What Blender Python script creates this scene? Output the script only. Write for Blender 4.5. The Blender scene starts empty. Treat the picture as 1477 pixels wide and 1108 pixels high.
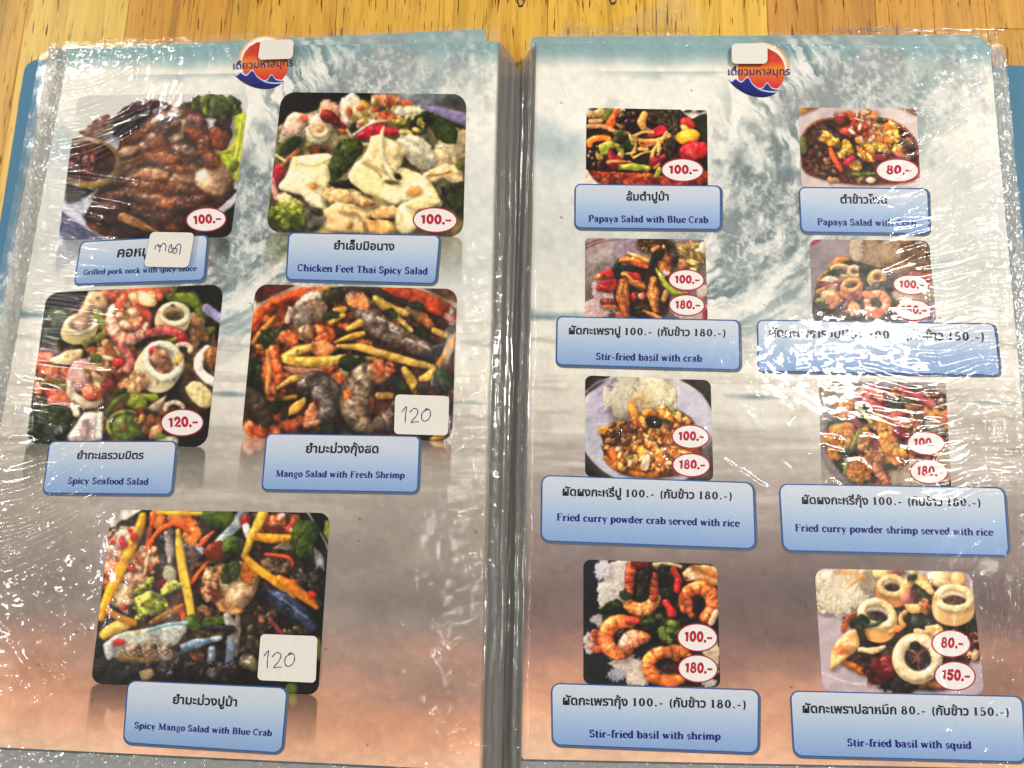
import bpy, math, random
import numpy as np

# ------------------------------------------------------------------ camera, world, light
sc = bpy.context.scene
PW, PH, FPX = 1477.0, 1108.0, 1059.0          # picture size and focal length of the photograph, in its pixels
ZP = 0.018                                    # height of the open right page above the table
CAM = np.array([-0.0033, 0.0866, 0.2933 + ZP])
ROT = (0.1841, 0.0067, 0.0214)
cd = bpy.data.cameras.new('camera'); cam = bpy.data.objects.new('camera', cd)
sc.collection.objects.link(cam); sc.camera = cam
cam.location = CAM; cam.rotation_euler = ROT
cd.sensor_width = 36; cd.lens = FPX / PW * 36; cd.clip_start = 0.01; cd.clip_end = 20

def rotm(rx, ry, rz):
    cx, sx, cy, sy, cz, sz = math.cos(rx), math.sin(rx), math.cos(ry), math.sin(ry), math.cos(rz), math.sin(rz)
    return (np.array([[cz, -sz, 0], [sz, cz, 0], [0, 0, 1]]) @ np.array([[cy, 0, sy], [0, 1, 0], [-sy, 0, cy]])
            @ np.array([[1, 0, 0], [0, cx, -sx], [0, sx, cx]]))
CM = rotm(*ROT)
LN = rotm(0, -0.0515, -0.0041)[:, 2]
PLANES = {'R': (np.array([0, 0, ZP]), np.array([0, 0, 1.0])),
          'L': (np.array([-.0151, -.0034, ZP + .0022]), LN),
          'T': (np.array([0, 0, 0.0]), np.array([0, 0, 1.0]))}
def U(side, x, y, h=0.0):
    """point of a page (or of the table 'T') seen at photograph pixel x, y; h = height above that surface"""
    x = np.asarray(x, float); y = np.asarray(y, float)
    d = np.stack([(x - PW / 2) / FPX, -(y - PH / 2) / FPX, -np.ones_like(x)], -1) @ CM.T
    p, n = PLANES[side]
    t = ((p - CAM) @ n + h) / (d @ n)
    return CAM + d * t[..., None]
def mirror_dir(side, x, y):
    p = U(side, x, y); d = p - CAM; d = d / np.linalg.norm(d); n = PLANES[side][1]
    return p, d - 2 * (d @ n) * n

wd = bpy.data.worlds.new('World'); sc.world = wd; wd.use_nodes = True
wd.node_tree.nodes['Background'].inputs[0].default_value = (1.0, 0.95, 0.88, 1)
wd.node_tree.nodes['Background'].inputs[1].default_value = 0.22
def lamp(name, p, size, power, col, aim=(0, .1, 0)):
    l = bpy.data.lights.new(name, 'AREA'); l.shape = 'RECTANGLE'; l.size, l.size_y = size; l.energy = power; l.color = col
    o = bpy.data.objects.new(name, l); sc.collection.objects.link(o); o.location = p
    v = np.array(aim, float) - np.array(p, float)
    import mathutils
    o.rotation_euler = mathutils.Vector(v).to_track_quat('-Z', 'Y').to_euler()
    return o
def at_height(pd, z):
    p, d = pd; return p + d * ((z - p[2]) / d[2])
# overhead tubes: some set from glare in the films, others added to make glints
A = at_height(mirror_dir('R', 1235, 520), 1.5)
def tube(p0, p1, width, power):
    import mathutils
    d = p1 - p0; l = float(np.linalg.norm(d)); x = d / l; z = np.array([0, 0, 1.0]); y = np.cross(z, x)
    o = lamp('ceiling_and_added_tube', (p0 + p1) / 2, (l, width), power, (1, .955, .885))
    o.rotation_euler = mathutils.Matrix(np.stack([x, y, z], 1).tolist()).to_euler()
def mtube(side, x0, y0, x1, y1, width, power): tube(at_height(mirror_dir(side, x0, y0), 1.5), at_height(mirror_dir(side, x1, y1), 1.5), width, power)
mtube('R', 1130, 526, 1420, 520, .12, 31)
mtube('R', 1350, 205, 1480, 200, .03, 5)  # added light, puts streaks on the upper right wrinkles
mtube('L', 10, 132, 235, 112, .055, 16)
mtube('L', -30, 430, 80, 424, .03, 4.5)  # added light, brings out the wrinkles halfway down the left edge
mtube('L', -90, 862, 115, 846, .08, 16)
mtube('R', 1436, 820, 1456, 985, .02, 3.5)  # added so the vertical crinkles at lower right glint
mtube('L', 709, 380, 690, 1070, .012, 5)  # thin added light, draws a highlight beside the gutter
mtube('R', 1330, -420, 1640, -420, .06, 6)
mtube('R', 520, -560, 880, -560, .08, 9)  # unseen light added past the top for variety in the crinkles
mtube('R', 900, 1560, 1300, 1560, .08, 4)  # unseen light added past the bottom, more crinkle glints
vs = sc.view_settings
vs.view_transform = 'Standard'; vs.look = 'None'; vs.gamma = 1; vs.use_curve_mapping = False; vs.exposure = -0.6
sc.cycles.max_bounces = 8; sc.cycles.transparent_max_bounces = 16
sc.cycles.caustics_reflective = False; sc.cycles.caustics_refractive = False

# ------------------------------------------------------------------ mesh helpers
def lin(c):
    c = np.clip(np.asarray(c, float), 0, 1)
    return np.where(c <= .04045, c / 12.92, ((c + .055) / 1.055) ** 2.4)
def mesh(name, V, F, mat, parent=None, col=None, smooth=False, label=None, mats=None):
    V = np.asarray(V, float).reshape(-1, 3)
    me = bpy.data.meshes.new(name)
    if isinstance(F, np.ndarray):
        k = F.shape[1]
        me.vertices.add(len(V)); me.vertices.foreach_set('co', V.astype(np.float32).ravel())
        me.loops.add(F.size); me.loops.foreach_set('vertex_index', F.astype(np.int32).ravel())
        me.polygons.add(len(F)); me.polygons.foreach_set('loop_start', np.arange(0, F.size, k, dtype=np.int32))
        me.update(calc_edges=True)
    else:
        me.from_pydata([tuple(v) for v in V], [], F); me.update()
    if col is not None:
        a = me.color_attributes.new('Col', 'FLOAT_COLOR', 'POINT')
        cc = np.ones((len(V), 4), np.float32); cc[:, :3] = lin(col)
        a.data.foreach_set('color', cc.ravel())
    for m in ([mat] if mat else []): me.materials.append(m)
    if smooth: me.polygons.foreach_set('use_smooth', np.ones(len(me.polygons), bool))
    o = bpy.data.objects.new(name, me); sc.collection.objects.link(o)
    if parent: o.parent = parent
    if label: o['label'] = label
    return o
def gridfaces(nx, ny):
    i = np.arange((ny - 1) * (nx - 1)); r, c = i // (nx - 1), i % (nx - 1); a = r * nx + c
    return np.stack([a, a + nx, a + nx + 1, a + 1], 1)
def quadmap(q, u, v):
    """bilinear map of the unit square (v down) onto four pixel corners TL, TR, BR, BL"""
    q = np.asarray(q, float); u = np.asarray(u)[..., None]; v = np.asarray(v)[..., None]
    return (q[0] * (1 - u) + q[1] * u) * (1 - v) + (q[3] * (1 - u) + q[2] * u) * v
def rrgrid(q, r, nx, ny):
    """grid over a round-cornered quad: u, v, pixel x, y"""
    q = np.asarray(q, float)
    w = (np.hypot(*(q[1] - q[0])) + np.hypot(*(q[2] - q[3]))) / 2; h = (np.hypot(*(q[3] - q[0])) + np.hypot(*(q[2] - q[1]))) / 2
    n = 9
    ru, rv = r / w, r / h
    th = np.linspace(0, math.pi / 2, n)
    vt = rv * (1 - np.cos(th))
    v = np.concatenate([vt[:-1], np.linspace(rv, 1 - rv, max(ny, 2)), (1 - vt[::-1])[1:]])
    e = np.minimum(v, 1 - v); k = np.clip(1 - e / max(rv, 1e-9), 0, 1)
    ins = ru * (1 - np.sqrt(np.clip(1 - k * k, 0, 1)))
    t = np.linspace(0, 1, nx)
    uu = ins[:, None] + (1 - 2 * ins[:, None]) * t[None]
    vv = np.repeat(v[:, None], nx, 1)
    P = quadmap(q, uu, vv)
    return uu, vv, P, gridfaces(nx, len(v))

# ------------------------------------------------------------------ materials
def mat_new(name):
    m = bpy.data.materials.new(name); m.use_nodes = True
    nt = m.node_tree; nt.nodes.clear()
    out = nt.nodes.new('ShaderNodeOutputMaterial')
    return m, nt, out
def N(nt, t, **k):
    n = nt.nodes.new(t)
    for a, b in k.items(): setattr(n, a, b)
    return n
def bsdf(nt, out, rough=.5, spec=.3, col=None):
    b = N(nt, 'ShaderNodeBsdfPrincipled'); nt.links.new(b.outputs[0], out.inputs[0])
    b.inputs['Roughness'].default_value = rough; b.inputs['Specular IOR Level'].default_value = spec
    if col is not None: b.inputs['Base Color'].default_value = (*lin(np.array(col) / 255.), 1)
    return b
def ramp(nt, stops):
    r = N(nt, 'ShaderNodeValToRGB'); e = r.color_ramp.elements
    while len(e) < len(stops): e.new(.5)
    for i, (p, c) in enumerate(stops):
        e[i].position = p; e[i].color = (*lin(np.array(c) / 255.), 1) if len(c) == 3 else c
    return r
def mat_print():
    m, nt, out = mat_new('printed_paper'); b = bsdf(nt, out, .5, .06)
    a = N(nt, 'ShaderNodeAttribute', attribute_name='Col')
    tc = N(nt, 'ShaderNodeTexCoord'); no = N(nt, 'ShaderNodeTexNoise'); no.inputs['Scale'].default_value = 2600; no.inputs['Detail'].default_value = 2
    nt.links.new(tc.outputs['Object'], no.inputs['Vector'])
    mr = N(nt, 'ShaderNodeMapRange'); mr.inputs[1].default_value = .3; mr.inputs[2].default_value = .7; mr.inputs[3].default_value = .93; mr.inputs[4].default_value = 1.05
    nt.links.new(no.outputs[0], mr.inputs[0])
    mx = N(nt, 'ShaderNodeMix', data_type='RGBA', blend_type='MULTIPLY'); mx.inputs[0].default_value = 1
    nt.links.new(a.outputs['Color'], mx.inputs[6]); nt.links.new(mr.outputs[0], mx.inputs[7]); nt.links.new(mx.outputs[2], b.inputs['Base Color'])
    return m
def mat_solid(name, col, rough=.5, spec=.3, bump=0, bscale=600, var=.06):
    m, nt, out = mat_new(name); b = bsdf(nt, out, rough, spec)
    tc = N(nt, 'ShaderNodeTexCoord'); no = N(nt, 'ShaderNodeTexNoise'); no.inputs['Scale'].default_value = bscale; no.inputs['Detail'].default_value = 4
    nt.links.new(tc.outputs['Object'], no.inputs['Vector'])
    c = np.array(col, float)
    r = ramp(nt, [(.3, tuple(c * (1 - var))), (.7, tuple(np.minimum(c * (1 + var), 255)))])
    nt.links.new(no.outputs[0], r.inputs[0]); nt.links.new(r.outputs[0], b.inputs['Base Color'])
    if bump:
        bp = N(nt, 'ShaderNodeBump'); bp.inputs['Strength'].default_value = bump; bp.inputs['Distance'].default_value = .0004
        nt.links.new(no.outputs[0], bp.inputs['Height']); nt.links.new(bp.outputs[0], b.inputs['Normal'])
    return m
def mat_film(name, veil=.008, rough=.06, micro=.10, mscale=900, tint=(254, 254, 253), ior=1.5):
    """thin clear plastic: straight through, plus the lamps mirrored in its wrinkles"""
    m, nt, out = mat_new(name)
    tr = N(nt, 'ShaderNodeBsdfTransparent'); gl = N(nt, 'ShaderNodeBsdfGlossy'); df = N(nt, 'ShaderNodeBsdfDiffuse')
    tr.inputs[0].default_value = (*lin(np.array(tint) / 255.), 1)
    gl.inputs['Roughness'].default_value = rough; df.inputs[0].default_value = (.85, .85, .84, 1)
    fr = N(nt, 'ShaderNodeFresnel'); ge = N(nt, 'ShaderNodeNewGeometry')
    io = N(nt, 'ShaderNodeMapRange'); io.inputs[3].default_value = ior; io.inputs[4].default_value = 1 / ior   # a thin sheet mirrors alike from both faces
    nt.links.new(ge.outputs['Backfacing'], io.inputs[0]); nt.links.new(io.outputs[0], fr.inputs['IOR'])
    tc = N(nt, 'ShaderNodeTexCoord'); no = N(nt, 'ShaderNodeTexNoise'); no.inputs['Scale'].default_value = mscale; no.inputs['Detail'].default_value = 3
    bp = N(nt, 'ShaderNodeBump'); bp.inputs['Strength'].default_value = micro; bp.inputs['Distance'].default_value = .0003
    nt.links.new(tc.outputs['Object'], no.inputs['Vector']); nt.links.new(no.outputs[0], bp.inputs['Height'])
    nt.links.new(bp.outputs[0], gl.inputs['Normal'])
    g2 = N(nt, 'ShaderNodeBsdfGlossy'); g2.inputs['Roughness'].default_value = .27; nt.links.new(bp.outputs[0], g2.inputs['Normal'])
    mg = N(nt, 'ShaderNodeMixShader'); mg.inputs[0].default_value = .30; nt.links.new(gl.outputs[0], mg.inputs[1]); nt.links.new(g2.outputs[0], mg.inputs[2])
    m1 = N(nt, 'ShaderNodeMixShader'); m1.inputs[0].default_value = veil
    nt.links.new(tr.outputs[0], m1.inputs[1]); nt.links.new(df.outputs[0], m1.inputs[2])
    m2 = N(nt, 'ShaderNodeMixShader'); nt.links.new(fr.outputs[0], m2.inputs[0]); nt.links.new(m1.outputs[0], m2.inputs[1]); nt.links.new(mg.outputs[0], m2.inputs[2])
    nt.links.new(m2.outputs[0], out.inputs[0])
    return m
def mat_wood():
    m, nt, out = mat_new('rubberwood'); b = bsdf(nt, out, .38, .35)
    tc = N(nt, 'ShaderNodeTexCoord'); oi = N(nt, 'ShaderNodeObjectInfo')
    off = N(nt, 'ShaderNodeVectorMath', operation='SCALE'); nt.links.new(oi.outputs['Location'], off.inputs[0]); off.inputs['Scale'].default_value = 7.3
    ad = N(nt, 'ShaderNodeVectorMath', operation='ADD'); nt.links.new(tc.outputs['Object'], ad.inputs[0]); nt.links.new(off.outputs[0], ad.inputs[1])
    def noise(sx, sy, detail, dist=0.0):
        mp = N(nt, 'ShaderNodeMapping'); mp.inputs['Scale'].default_value = (sx, sy, sx); nt.links.new(ad.outputs[0], mp.inputs[0])
        n = N(nt, 'ShaderNodeTexNoise'); n.inputs['Scale'].default_value = 1; n.inputs['Detail'].default_value = detail; n.inputs['Distortion'].default_value = dist
        nt.links.new(mp.outputs[0], n.inputs[0]); return n.outputs[0]
    g1 = noise(70, 6, 5, 1.2); g2 = noise(420, 22, 4, .6); g3 = noise(900, 60, 2, .3)
    r1 = ramp(nt, [(.25, (205, 205, 205)), (.5, (243, 243, 243)), (.75, (255, 255, 255))])
    nt.links.new(g1, r1.inputs[0])
    r2 = ramp(nt, [(.28, (214, 200, 180)), (.46, (246, 243, 238)), (.7, (255, 255, 255))])
    nt.links.new(g2, r2.inputs[0])
    r3 = ramp(nt, [(.31, (120, 78, 44)), (.39, (255, 255, 255)), (1, (255, 255, 255))])
    nt.links.new(g3, r3.inputs[0])
    def mul(a, c):
        mx = N(nt, 'ShaderNodeMix', data_type='RGBA', blend_type='MULTIPLY'); mx.inputs[0].default_value = 1
        nt.links.new(a, mx.inputs[6]); nt.links.new(c, mx.inputs[7]); return mx.outputs[2]
    c = mul(mul(mul(oi.outputs['Color'], r1.outputs[0]), r2.outputs[0]), r3.outputs[0])
    nt.links.new(c, b.inputs['Base Color'])
    bp = N(nt, 'ShaderNodeBump'); bp.inputs['Strength'].default_value = .25; bp.inputs['Distance'].default_value = .0004
    nt.links.new(g3, bp.inputs['Height']); nt.links.new(bp.outputs[0], b.inputs['Normal'])
    return m
PRINT = mat_print()
FILM = mat_film('clear_plastic_film')
FILM2 = mat_film('clear_plastic_film_lower', veil=.06, rough=.10, micro=.2)
MARGIN = mat_film('folded_plastic_margin', veil=.16, rough=.10, micro=.10, mscale=500, tint=(186, 182, 172), ior=1.75)
STICKER = mat_solid('sticker_paper', (224, 220, 211), .6, .2, .05, 900, .02)
INK = mat_solid('ballpoint_ink', (52, 46, 108), .5, .2, 0, 2000, .2)
COVER = mat_solid('blue_cover_plastic', (62, 118, 148), .45, .35, .15, 1500, .04)
SHEETS = mat_solid('sleeved_sheet_edges', (214, 214, 208), .35, .4, .1, 400, .05)
WOOD = mat_wood()
SEAM = mat_film('milky_sleeve_seam', veil=.34, rough=.12, micro=.2, mscale=500, tint=(176, 176, 166))
# ------------------------------------------------------------------ the printer: numpy brushes for the printed pictures
rs = np.random.RandomState(7)
def _fbm(n=512):
    t = np.zeros((n, n)); a = 1.0
    for k in (8, 16, 32, 64, 128):
        g = rs.rand(k, k); g = np.pad(g, ((0, 1), (0, 1)), 'wrap')
        x = np.linspace(0, k, n, endpoint=False); i = x.astype(int); f = x - i; f = f * f * (3 - 2 * f)
        r = g[i][:, :] * (1 - f)[:, None] + g[i + 1] * f[:, None]
        r = r[:, i] * (1 - f)[None] + r[:, i + 1] * f[None]
        t += a * r; a *= .55
    t -= t.mean(); return t / t.std() * .5
TILE = _fbm()
def noise(x, y, f, s=0):
    """smooth tiling noise, about -1..1; f = tile cells per pixel (about 1/size of the largest blob)"""
    X = (x * f * 64 + s * 97.3) % 512; Y = (y * f * 64 + s * 57.1) % 512
    i = X.astype(int) % 512; j = Y.astype(int) % 512; a = X - np.floor(X); b = Y - np.floor(Y); i1 = (i + 1) % 512; j1 = (j + 1) % 512
    return (TILE[j, i] * (1 - a) + TILE[j, i1] * a) * (1 - b) + (TILE[j1, i] * (1 - a) + TILE[j1, i1] * a) * b
def smooth(pts, n=6):
    p = np.asarray(pts, float)
    if len(p) < 3: return p
    q = np.vstack([2 * p[0] - p[1], p, 2 * p[-1] - p[-2]]); o = []
    for k in range(1, len(q) - 2):
        for t in np.linspace(0, 1, n, endpoint=False):
            a, b, c, d = q[k - 1], q[k], q[k + 1], q[k + 2]
            o.append(.5 * (2 * b + (c - a) * t + (2 * a - 5 * b + 4 * c - d) * t * t + (3 * b - a - 3 * c + d) * t ** 3))
    o.append(p[-1]); return np.array(o)
LGT = np.array([-.42, -.55, .72]); LGT = LGT / np.linalg.norm(LGT)
HLF = LGT + np.array([0, 0, 1.]); HLF = HLF / np.linalg.norm(HLF)
class Cv:
    """a picture in photograph pixels x0..x1, y0..y1; brushes take coordinates of an enlarged view (zx, zy, zs)"""
    def __init__(s, x0, y0, x1, y1, sc_=1.0, zx=0, zy=0, zs=1.0, fill=(200, 200, 200)):
        s.x0, s.y0, s.sc = x0, y0, sc_; s.w = int(round((x1 - x0) * sc_)); s.h = int(round((y1 - y0) * sc_))
        s.z = (zx, zy, zs); s.k = sc_ / zs
        s.img = np.empty((s.h, s.w, 3)); s.img[:] = np.array(fill) / 255.
        s.seed = 1
    def tx(s, p):
        p = np.asarray(p, float); return np.stack([(s.z[0] + p[..., 0] / s.z[2] - s.x0) * s.sc, (s.z[1] + p[..., 1] / s.z[2] - s.y0) * s.sc], -1)
    def box(s, x0, y0, x1, y1, pad):
        x0 = max(int(x0 - pad), 0); y0 = max(int(y0 - pad), 0); x1 = min(int(x1 + pad) + 2, s.w); y1 = min(int(y1 + pad) + 2, s.h)
        if x1 - x0 < 2 or y1 - y0 < 2: return None
        Y, X = np.mgrid[y0:y1, x0:x1].astype(float); return (slice(y0, y1), slice(x0, x1)), X, Y
    def put(s, bx, d, R, col, rough=.12, rf=None, hz=.42, amb=.62, spec=.22, tex=.16, tf=.12, sh=.20, a=1., soft=2.3, pw=26, bump=.04, stripe=None, c2=None):
        sl, X, Y = bx; s.seed += 1; sd = s.seed
        R = max(R, .8)
        if rf is None: rf = 1 / (R * 2.2)
        d = d + rough * R * 1.3 * noise(X, Y, rf, sd)
        al = np.clip(.5 - d / soft, 0, 1) * a
        t = np.clip(-d / R, 0, 1); H = hz * R * np.sqrt(np.clip(1 - (1 - t) ** 2, 0, 1)) + bump * R * noise(X, Y, 1 / (R * .9 + 1), sd + 3)
        gy, gx = np.gradient(H); nz = 1 / np.sqrt(gx * gx + gy * gy + 1); nx, ny = -gx * nz, -gy * nz
        lam = np.clip(nx * LGT[0] + ny * LGT[1] + nz * LGT[2], 0, 1.5) / LGT[2]
        c = np.array(col, float) / 255.
        base = np.broadcast_to(c, X.shape + (3,))
        if c2 is not None:
            m = np.clip(.5 + 1.1 * noise(X, Y, tf * .6, sd + 9), 0, 1)[..., None]; base = base * (1 - m) + np.array(c2) / 255. * m
        g = (amb + (1 - amb) * lam) * (1 + tex * noise(X, Y, tf, sd + 5))
        if stripe is not None: g = g * stripe
        o = base * g[..., None]
        sp = np.clip(nx * HLF[0] + ny * HLF[1] + nz * HLF[2], 0, 1) ** pw
        o = o + (spec * sp * np.clip(.6 + .9 * noise(X, Y, 1 / (R * .7 + 1.5), sd + 7), 0, 1.3))[..., None]
        im = s.img[sl]
        if sh > 0:
            k = max(1, int(round(min(R * .35, 3)))); ds = np.roll(np.roll(d, k, 0), k, 1); ds[:k] = 9e9; ds[:, :k] = 9e9
            im *= (1 - sh * a * np.clip(1 - ds / (R * .5 + 1.5), 0, 1))[..., None]
        im += (np.clip(o, 0, 1) - im) * al[..., None]
    def E(s, cx, cy, rx, ry, rot, col, R=.9, **k):
        c = s.tx((cx, cy)); rx *= s.k; ry *= s.k; m = max(rx, ry)
        b = s.box(c[0] - m, c[1] - m, c[0] + m, c[1] + m, 5)
        if not b: return
        a = math.radians(rot); x = b[1] - c[0]; y = b[2] - c[1]; u = x * math.cos(a) + y * math.sin(a); v = -x * math.sin(a) + y * math.cos(a)
        d = (np.sqrt((u / rx) ** 2 + (v / ry) ** 2) - 1) * min(rx, ry)
        s.put(b, d, min(rx, ry) * R, col, **k)
    def C(s, pts, w, col, cap=True, R=.95, sm=True, bands=0, **k):
        p = s.tx(pts); n0 = len(p)
        if sm: p = smooth(p)
        ww = np.atleast_1d(np.asarray(w, float)) * s.k
        ww = np.interp(np.linspace(0, 1, len(p)), np.linspace(0, 1, len(ww)), ww) if len(ww) > 1 else np.full(len(p), ww[0])
        m = ww.max(); b = s.box(p[:, 0].min() - m, p[:, 1].min() - m, p[:, 0].max() + m, p[:, 1].max() + m, 5)
        if not b: return
        d = np.full(b[1].shape, 1e9); T = np.zeros_like(d); L = np.r_[0, np.cumsum(np.hypot(*np.diff(p, axis=0).T))]
        for i in range(len(p) - 1):
            e = p[i + 1] - p[i]; l2 = e @ e + 1e-9
            t = np.clip(((b[1] - p[i, 0]) * e[0] + (b[2] - p[i, 1]) * e[1]) / l2, 0, 1)
            q = np.hypot(b[1] - p[i, 0] - t * e[0], b[2] - p[i, 1] - t * e[1]) - (ww[i] * (1 - t) + ww[i + 1] * t)
            better = q < d; d = np.where(better, q, d); T = np.where(better, L[i] + t * math.sqrt(l2), T)
        st = None
        if bands:
            ph = T / max(L[-1], 1e-6) * bands; f = ph % 1; st = 1 - .24 * np.exp(-((f - .5) / .13) ** 2) + .14 * np.exp(-((f - .8) / .15) ** 2)
        s.put(b, d, m * R, col, stripe=st, **k)
    def A(s, cx, cy, rx, ry, a0, a1, w, col, rot=0, **k):
        th = np.radians(np.linspace(a0, a1, 14)); r = math.radians(rot); x = rx * np.cos(th); y = ry * np.sin(th)
        s.C(np.stack([cx + x * math.cos(r) - y * math.sin(r), cy + x * math.sin(r) + y * math.cos(r)], 1), w, col, sm=False, **k)
    def R(s, cx, cy, rx, ry, rot, th, col, **k): s.A(cx, cy, rx, ry, 0, 360, th, col, rot=rot, **k)
    def P(s, pts, col, R=8, sm=True, **k):
        p = np.asarray(pts, float)
        if sm: p = smooth(np.vstack([p, p[:1]]), 4)[:-1]
        p = s.tx(p); R *= s.k * 3
        b = s.box(p[:, 0].min(), p[:, 1].min(), p[:, 0].max(), p[:, 1].max(), 5)
        if not b: return
        X, Y = b[1], b[2]; d = np.full(X.shape, 1e9); ins = np.zeros(X.shape, bool)
        for i in range(len(p)):
            a, c = p[i], p[(i + 1) % len(p)]; e = c - a
            t = np.clip(((X - a[0]) * e[0] + (Y - a[1]) * e[1]) / (e @ e + 1e-9), 0, 1)
            d = np.minimum(d, np.hypot(X - a[0] - t * e[0], Y - a[1] - t * e[1]))
            if abs(e[1]) > 1e-9: ins ^= ((a[1] > Y) != (c[1] > Y)) & (X < e[0] * (Y - a[1]) / e[1] + a[0])
        s.put(b, np.where(ins, -d, d), R, col, **k)
    def F(s, pts, w, col, rib=True, **k):
        k = {**dict(hz=.35, rough=.2, tex=.22, tf=.2, amb=.55, spec=.12), **k}
        col = tuple(v * .86 for v in col); s.C(pts, [w * .15, w * .75, w, w * .8, w * .1], col, **k)
        if rib: s.C(pts, max(w * .07, 2.5), tuple(min(255, c * 1.35 + 14) for c in col), sh=0, a=.45, hz=.1, spec=0)
    def S(s, n, cx, cy, rx, ry, size, cols, el=1.6, **k):
        k = {**dict(sh=.14, spec=.22), **k}
        if size <= 9: k['a'] = .5 * k.get('a', 1)
        for i in range(n):
            r = math.sqrt(rs.rand()); a = rs.rand() * 6.283; z = size * (.55 + .9 * rs.rand())
            s.E(cx + rx * r * math.cos(a), cy + ry * r * math.sin(a), z * el, z, rs.rand() * 180, cols[rs.randint(len(cols))], **k)
    def rice(s, n, cx, cy, rx, ry, rot=0, l=16, w=6, col=(228, 224, 214)):
        ca, sa = math.cos(math.radians(rot)), math.sin(math.radians(rot))
        s.E(cx, cy, rx * 1.05, ry * 1.05, rot, tuple(c * .93 for c in col), rough=.35, rf=.06, tex=.06, soft=3, sh=.12, hz=.3, amb=.8, spec=0)
        for i in range(n):
            r = math.sqrt(rs.rand()); a = rs.rand() * 6.283; u, v = rx * r * math.cos(a), ry * r * math.sin(a)
            x, y = cx + u * ca - v * sa, cy + u * sa + v * ca; t = rs.rand() * 3.14; f = .86 + .2 * rs.rand()
            s.C([(x - l * math.cos(t), y - l * math.sin(t)), (x + l * math.cos(t), y + l * math.sin(t))], w, tuple(min(255, c * f) for c in col), sh=.05, spec=.06, tex=.03, rough=0, amb=.85, a=.7)
    def squid(s, cx, cy, rx, ry, rot, th, col, hole=(60, 42, 34), dep=(0, 0), side=None, inner=None):
        n = 12; side = side or tuple(c * .86 for c in col)
        for i in range(n, 0, -1):
            f = i / n; s.E(cx + dep[0] * f, cy + dep[1] * f, rx + th, ry + th, rot, side, R=.5, rough=.03, sh=.3 if i == n else 0, tex=.04, spec=0, hz=.12, bump=0, rf=.03)
        s.E(cx, cy, rx, ry, rot, inner or tuple(c * .8 for c in col), R=.3, hz=-.3, sh=0, tex=.1, rough=.04, spec=0)
        s.E(cx + dep[0] * .28 + 2, cy + dep[1] * .28 + ry * .12, rx * .74, ry * .70, rot, hole, R=.6, hz=-.4, sh=0, tex=.4, soft=5, spec=.1)
        s.R(cx, cy, rx, ry, rot, th, col, rough=.1, tex=.08, spec=.28, hz=.6, sh=.12, c2=tuple(c * .93 for c in col))
    def shrimp(s, cx, cy, rx, ry, a0, a1, w, col, rot=0, n=6, c2=None, **k):
        k = {**dict(spec=.5, tex=.2, rough=.06, amb=.42, pw=18), **k}
        s.A(cx, cy, rx, ry, a0, a1, w, col, rot=rot, bands=n, c2=c2, **k)
    def band(s, y0, y1, c0, c1):
        a = int((s.z[1] + y0 / s.z[2] - s.y0) * s.sc); b = int((s.z[1] + y1 / s.z[2] - s.y0) * s.sc); a, b = max(a, 0), min(b, s.h)
        for y in range(a, b):
            t = (y - a) / max(b - a - 1, 1); s.img[y] = (np.array(c0) * (1 - t) + np.array(c1) * t) / 255.
    def finish(s, blur=.5, gain=1.10, gam=1.30, tint=(1, 1, 1)):
        Y, X = np.mgrid[0:s.h, 0:s.w].astype(float); s.seed += 20
        k = np.clip(1.25 - s.img.mean(-1) * 1.25, .12, 1)
        m = s.img * (1 + k * (.17 * noise(X, Y, .018, s.seed) + .10 * noise(X, Y, .07, s.seed + 1) + .06 * noise(X, Y, .3, s.seed + 2)))[..., None]
        for b_ in (blur, blur * .8):
            p = np.pad(m, ((1, 1), (1, 1), (0, 0)), 'edge'); bl = (p[:-2, 1:-1] + p[2:, 1:-1] + p[1:-1, :-2] + p[1:-1, 2:]) / 4; m = m * (1 - b_) + bl * b_
        m = np.clip(m * gain, 0, 1) ** gam
        g = m.mean(-1, keepdims=True); m = g + (m - g) * .93
        ex = np.clip(m[..., 1] - np.maximum(m[..., 0], m[..., 2]), 0, 1); m[..., 1] -= .45 * ex; m[..., 0] += .12 * ex     # printed greens are olive
        s.img = np.clip(m * np.array([1.03, .995, .955]) * np.array(tint), 0, 1); return s
    def at(s, x, y):
        X = np.clip((x - s.x0) * s.sc - .5, 0, s.w - 1.001); Y = np.clip((y - s.y0) * s.sc - .5, 0, s.h - 1.001)
        i = X.astype(int); j = Y.astype(int); a = (X - i)[..., None]; b = (Y - j)[..., None]; m = s.img
        i1 = np.minimum(i + 1, s.w - 1); j1 = np.minimum(j + 1, s.h - 1)
        return (m[j, i] * (1 - a) + m[j, i1] * a) * (1 - b) + (m[j1, i] * (1 - a) + m[j1, i1] * a) * b
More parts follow.
